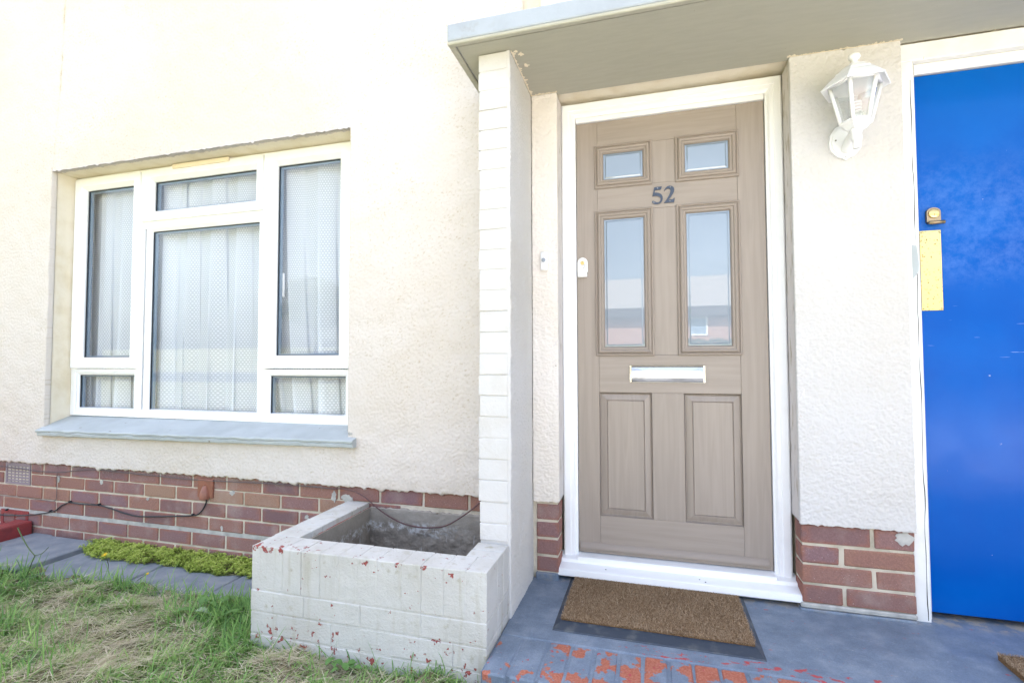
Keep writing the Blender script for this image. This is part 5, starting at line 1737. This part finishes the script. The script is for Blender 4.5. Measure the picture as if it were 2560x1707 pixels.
flower('hawkbit_flower', [(-2.52, 1.80, -1.0), (-2.505, 1.79, -0.965), (-2.488, 1.762, -0.912)], True, 'open yellow flower on a short stem above the slabs')
flower('hawkbit_bud', [(-2.26, 1.735, -1.0), (-2.20, 1.705, -0.965), (-2.128, 1.682, -0.926)], True, 'half closed yellow bud leaning over the slabs', False)
stk = empty('forked_stalk', (-2.80, 1.64, -1.0))
tag(stk, 'tall bare forked green flower stalk at the left of the lawn', 'plant stalk')
tube('stem', smooth_path([(-2.80, 1.638, -1.0), (-2.752, 1.625, -0.935), (-2.718, 1.62, -0.884)], 5), 0.0021, M['stem'], stk, 6)
tube('stem', smooth_path([(-2.718, 1.62, -0.884), (-2.765, 1.62, -0.850), (-2.812, 1.62, -0.800), (-2.836, 1.62, -0.769)], 5), 0.0021, M['stem'], stk, 6, lambda t: 1 + 0.3 * t)
tube('stem', smooth_path([(-2.718, 1.62, -0.884), (-2.67, 1.62, -0.868), (-2.631, 1.62, -0.837)], 5), 0.0014, M['stem'], stk, 6)
dl = bpy.data.objects.new('dead_leaf', leaf_mesh(0.06, 0.014, 0.5))
dl.data.materials.append(M['dead_leaf'])
dl.location = (-1.66, 1.70, -0.995)
dl.rotation_euler = (0.3, -0.1, 0.35)
tag(link(dl), 'curled dark red dead leaf on the slab by the planter', 'leaf')

# ------------------------------------------------------------------ across the street (seen mirrored in the panes)
bg = empty('bungalow', (-2, -31.5, 0.9))
tag(bg, 'brick bungalow with grey tiled roof across the street', 'house')
boxes('wall', [(-16, 16, -39.0, -31.0, 0.2, 3.05)], M['far_brick'], bg)
pmesh('roof', [(-16.5, -30.6, 3.55), (16.5, -30.6, 3.55), (16.5, -35, 6.25), (-16.5, -35, 6.25), (16.5, -39.4, 3.55), (-16.5, -39.4, 3.55), ], [(0, 1, 2, 3), (3, 2, 4, 5), (0, 3, 5), (1, 4, 2), (0, 5, 4, 1)], M['roof'], bg)
boxes('fascia_board', [(-16.4, 16.4, -30.95, -30.62, 2.92, 3.54)], M['brown_board'], bg)
for x in (-11.5, -7.5, 2.9, 8.5, 12.5):
    w_ = empty('window', (x, -31, 1.7), bg)
    ring('window_frame', x - 0.75, x + 0.75, 1.62, 2.85, [(0, -31.05), (0, -30.96), (0.08, -30.96), (0.08, -31.0)], M['upvc'], w_)
    pmesh('window_pane', [(x - 0.7, -30.985, 1.68), (x + 0.7, -30.985, 1.68), (x + 0.7, -30.985, 2.8), (x - 0.7, -30.985, 2.8)], [(3, 2, 1, 0)], M['spacer'], w_)


def leaf_cloud(centres, n, size, seed):
    rr = np.random.default_rng(seed)
    C = []
    for (cx, cy, cz, rx, ry, rz, share) in centres:
        k = int(n * share)
        v = rr.standard_normal((k, 3))
        v /= np.linalg.norm(v, axis=1)[:, None]
        rad = rr.uniform(0.45, 1.05, k) ** 0.5
        C.append(np.array([cx, cy, cz]) + v * rad[:, None] * np.array([rx, ry, rz]))
    C = np.concatenate(C)
    k = len(C)
    a = rr.standard_normal((k, 3))
    a /= np.linalg.norm(a, axis=1)[:, None]
    b = np.cross(a, rr.standard_normal((k, 3)))
    b /= np.linalg.norm(b, axis=1)[:, None]
    s1 = (size * rr.uniform(0.6, 1.4, k))[:, None]
    P = np.stack([C - a * s1, C - b * s1 * 0.5, C + a * s1, C + b * s1 * 0.5], 1).reshape(-1, 3)
    return P, np.repeat(rr.uniform(0, 1, k), 4)


def tree(x, y, z, h, seed, label, spread):
    t = empty('broadleaf_tree', (x, y, z))
    tag(t, label, 'tree')
    tube('trunk', smooth_path([(x, y, z - 0.2), (x + 0.05, y, z + h * 0.25), (x - 0.08, y + 0.05, z + h * 0.6)], 4), 0.16, M['bark'], t, 8, lambda q: 1 - 0.6 * q)
    for k in range(5):
        a = k * 1.3 + seed
        tube('limb', smooth_path([(x, y, z + h * 0.3), (x + 0.5 * spread * math.cos(a), y + 0.5 * spread * math.sin(a), z + h * 0.55), (x + 0.8 * spread * math.cos(a), y + 0.8 * spread * math.sin(a), z + h * 0.75)], 3), 0.07, M['bark'], t, 6, lambda q: 1 - 0.7 * q)
    rr = random.Random(seed)
    cs = []
    for k in range(12):
        a = rr.uniform(0, 6.28)
        q_ = rr.uniform(0, 0.75) * spread
        cs.append((x + q_ * math.cos(a), y + q_ * math.sin(a), z + h * rr.uniform(0.38, 0.86), spread * 0.42, spread * 0.42, h * 0.13, 1 / 12))
    P, tn = leaf_cloud(cs, 9000, 0.09, seed)
    me = npmesh('crown', P, np.arange(len(P)).reshape(-1, 4))
    attr(me, 'tint', tn)
    tag(mobj('crown', me, M['tree_leaf'], t), kind='stuff')


tree(-18.2, -19.5, 0.2, 4.7, 4, 'round garden tree across the street', 3.3)
P, tn = leaf_cloud([(0.5 + 1.1 * k, -27.5, 0.85, 0.8, 0.5, 0.42, 1 / 9) for k in range(9)], 9000, 0.06, 8)
me = npmesh('hedge', P, np.arange(len(P)).reshape(-1, 4))
attr(me, 'tint', tn)
tag(mobj('hedge', me, M['tree_leaf']), 'low clipped hedge in front of the bungalow', 'hedge')
rd = tag(box('road', -60, 60, -15.5, -10.5, -0.95, float(ground_z(np.array(-13.0))) + 0.05, M['tarmac'], None), kind='structure')
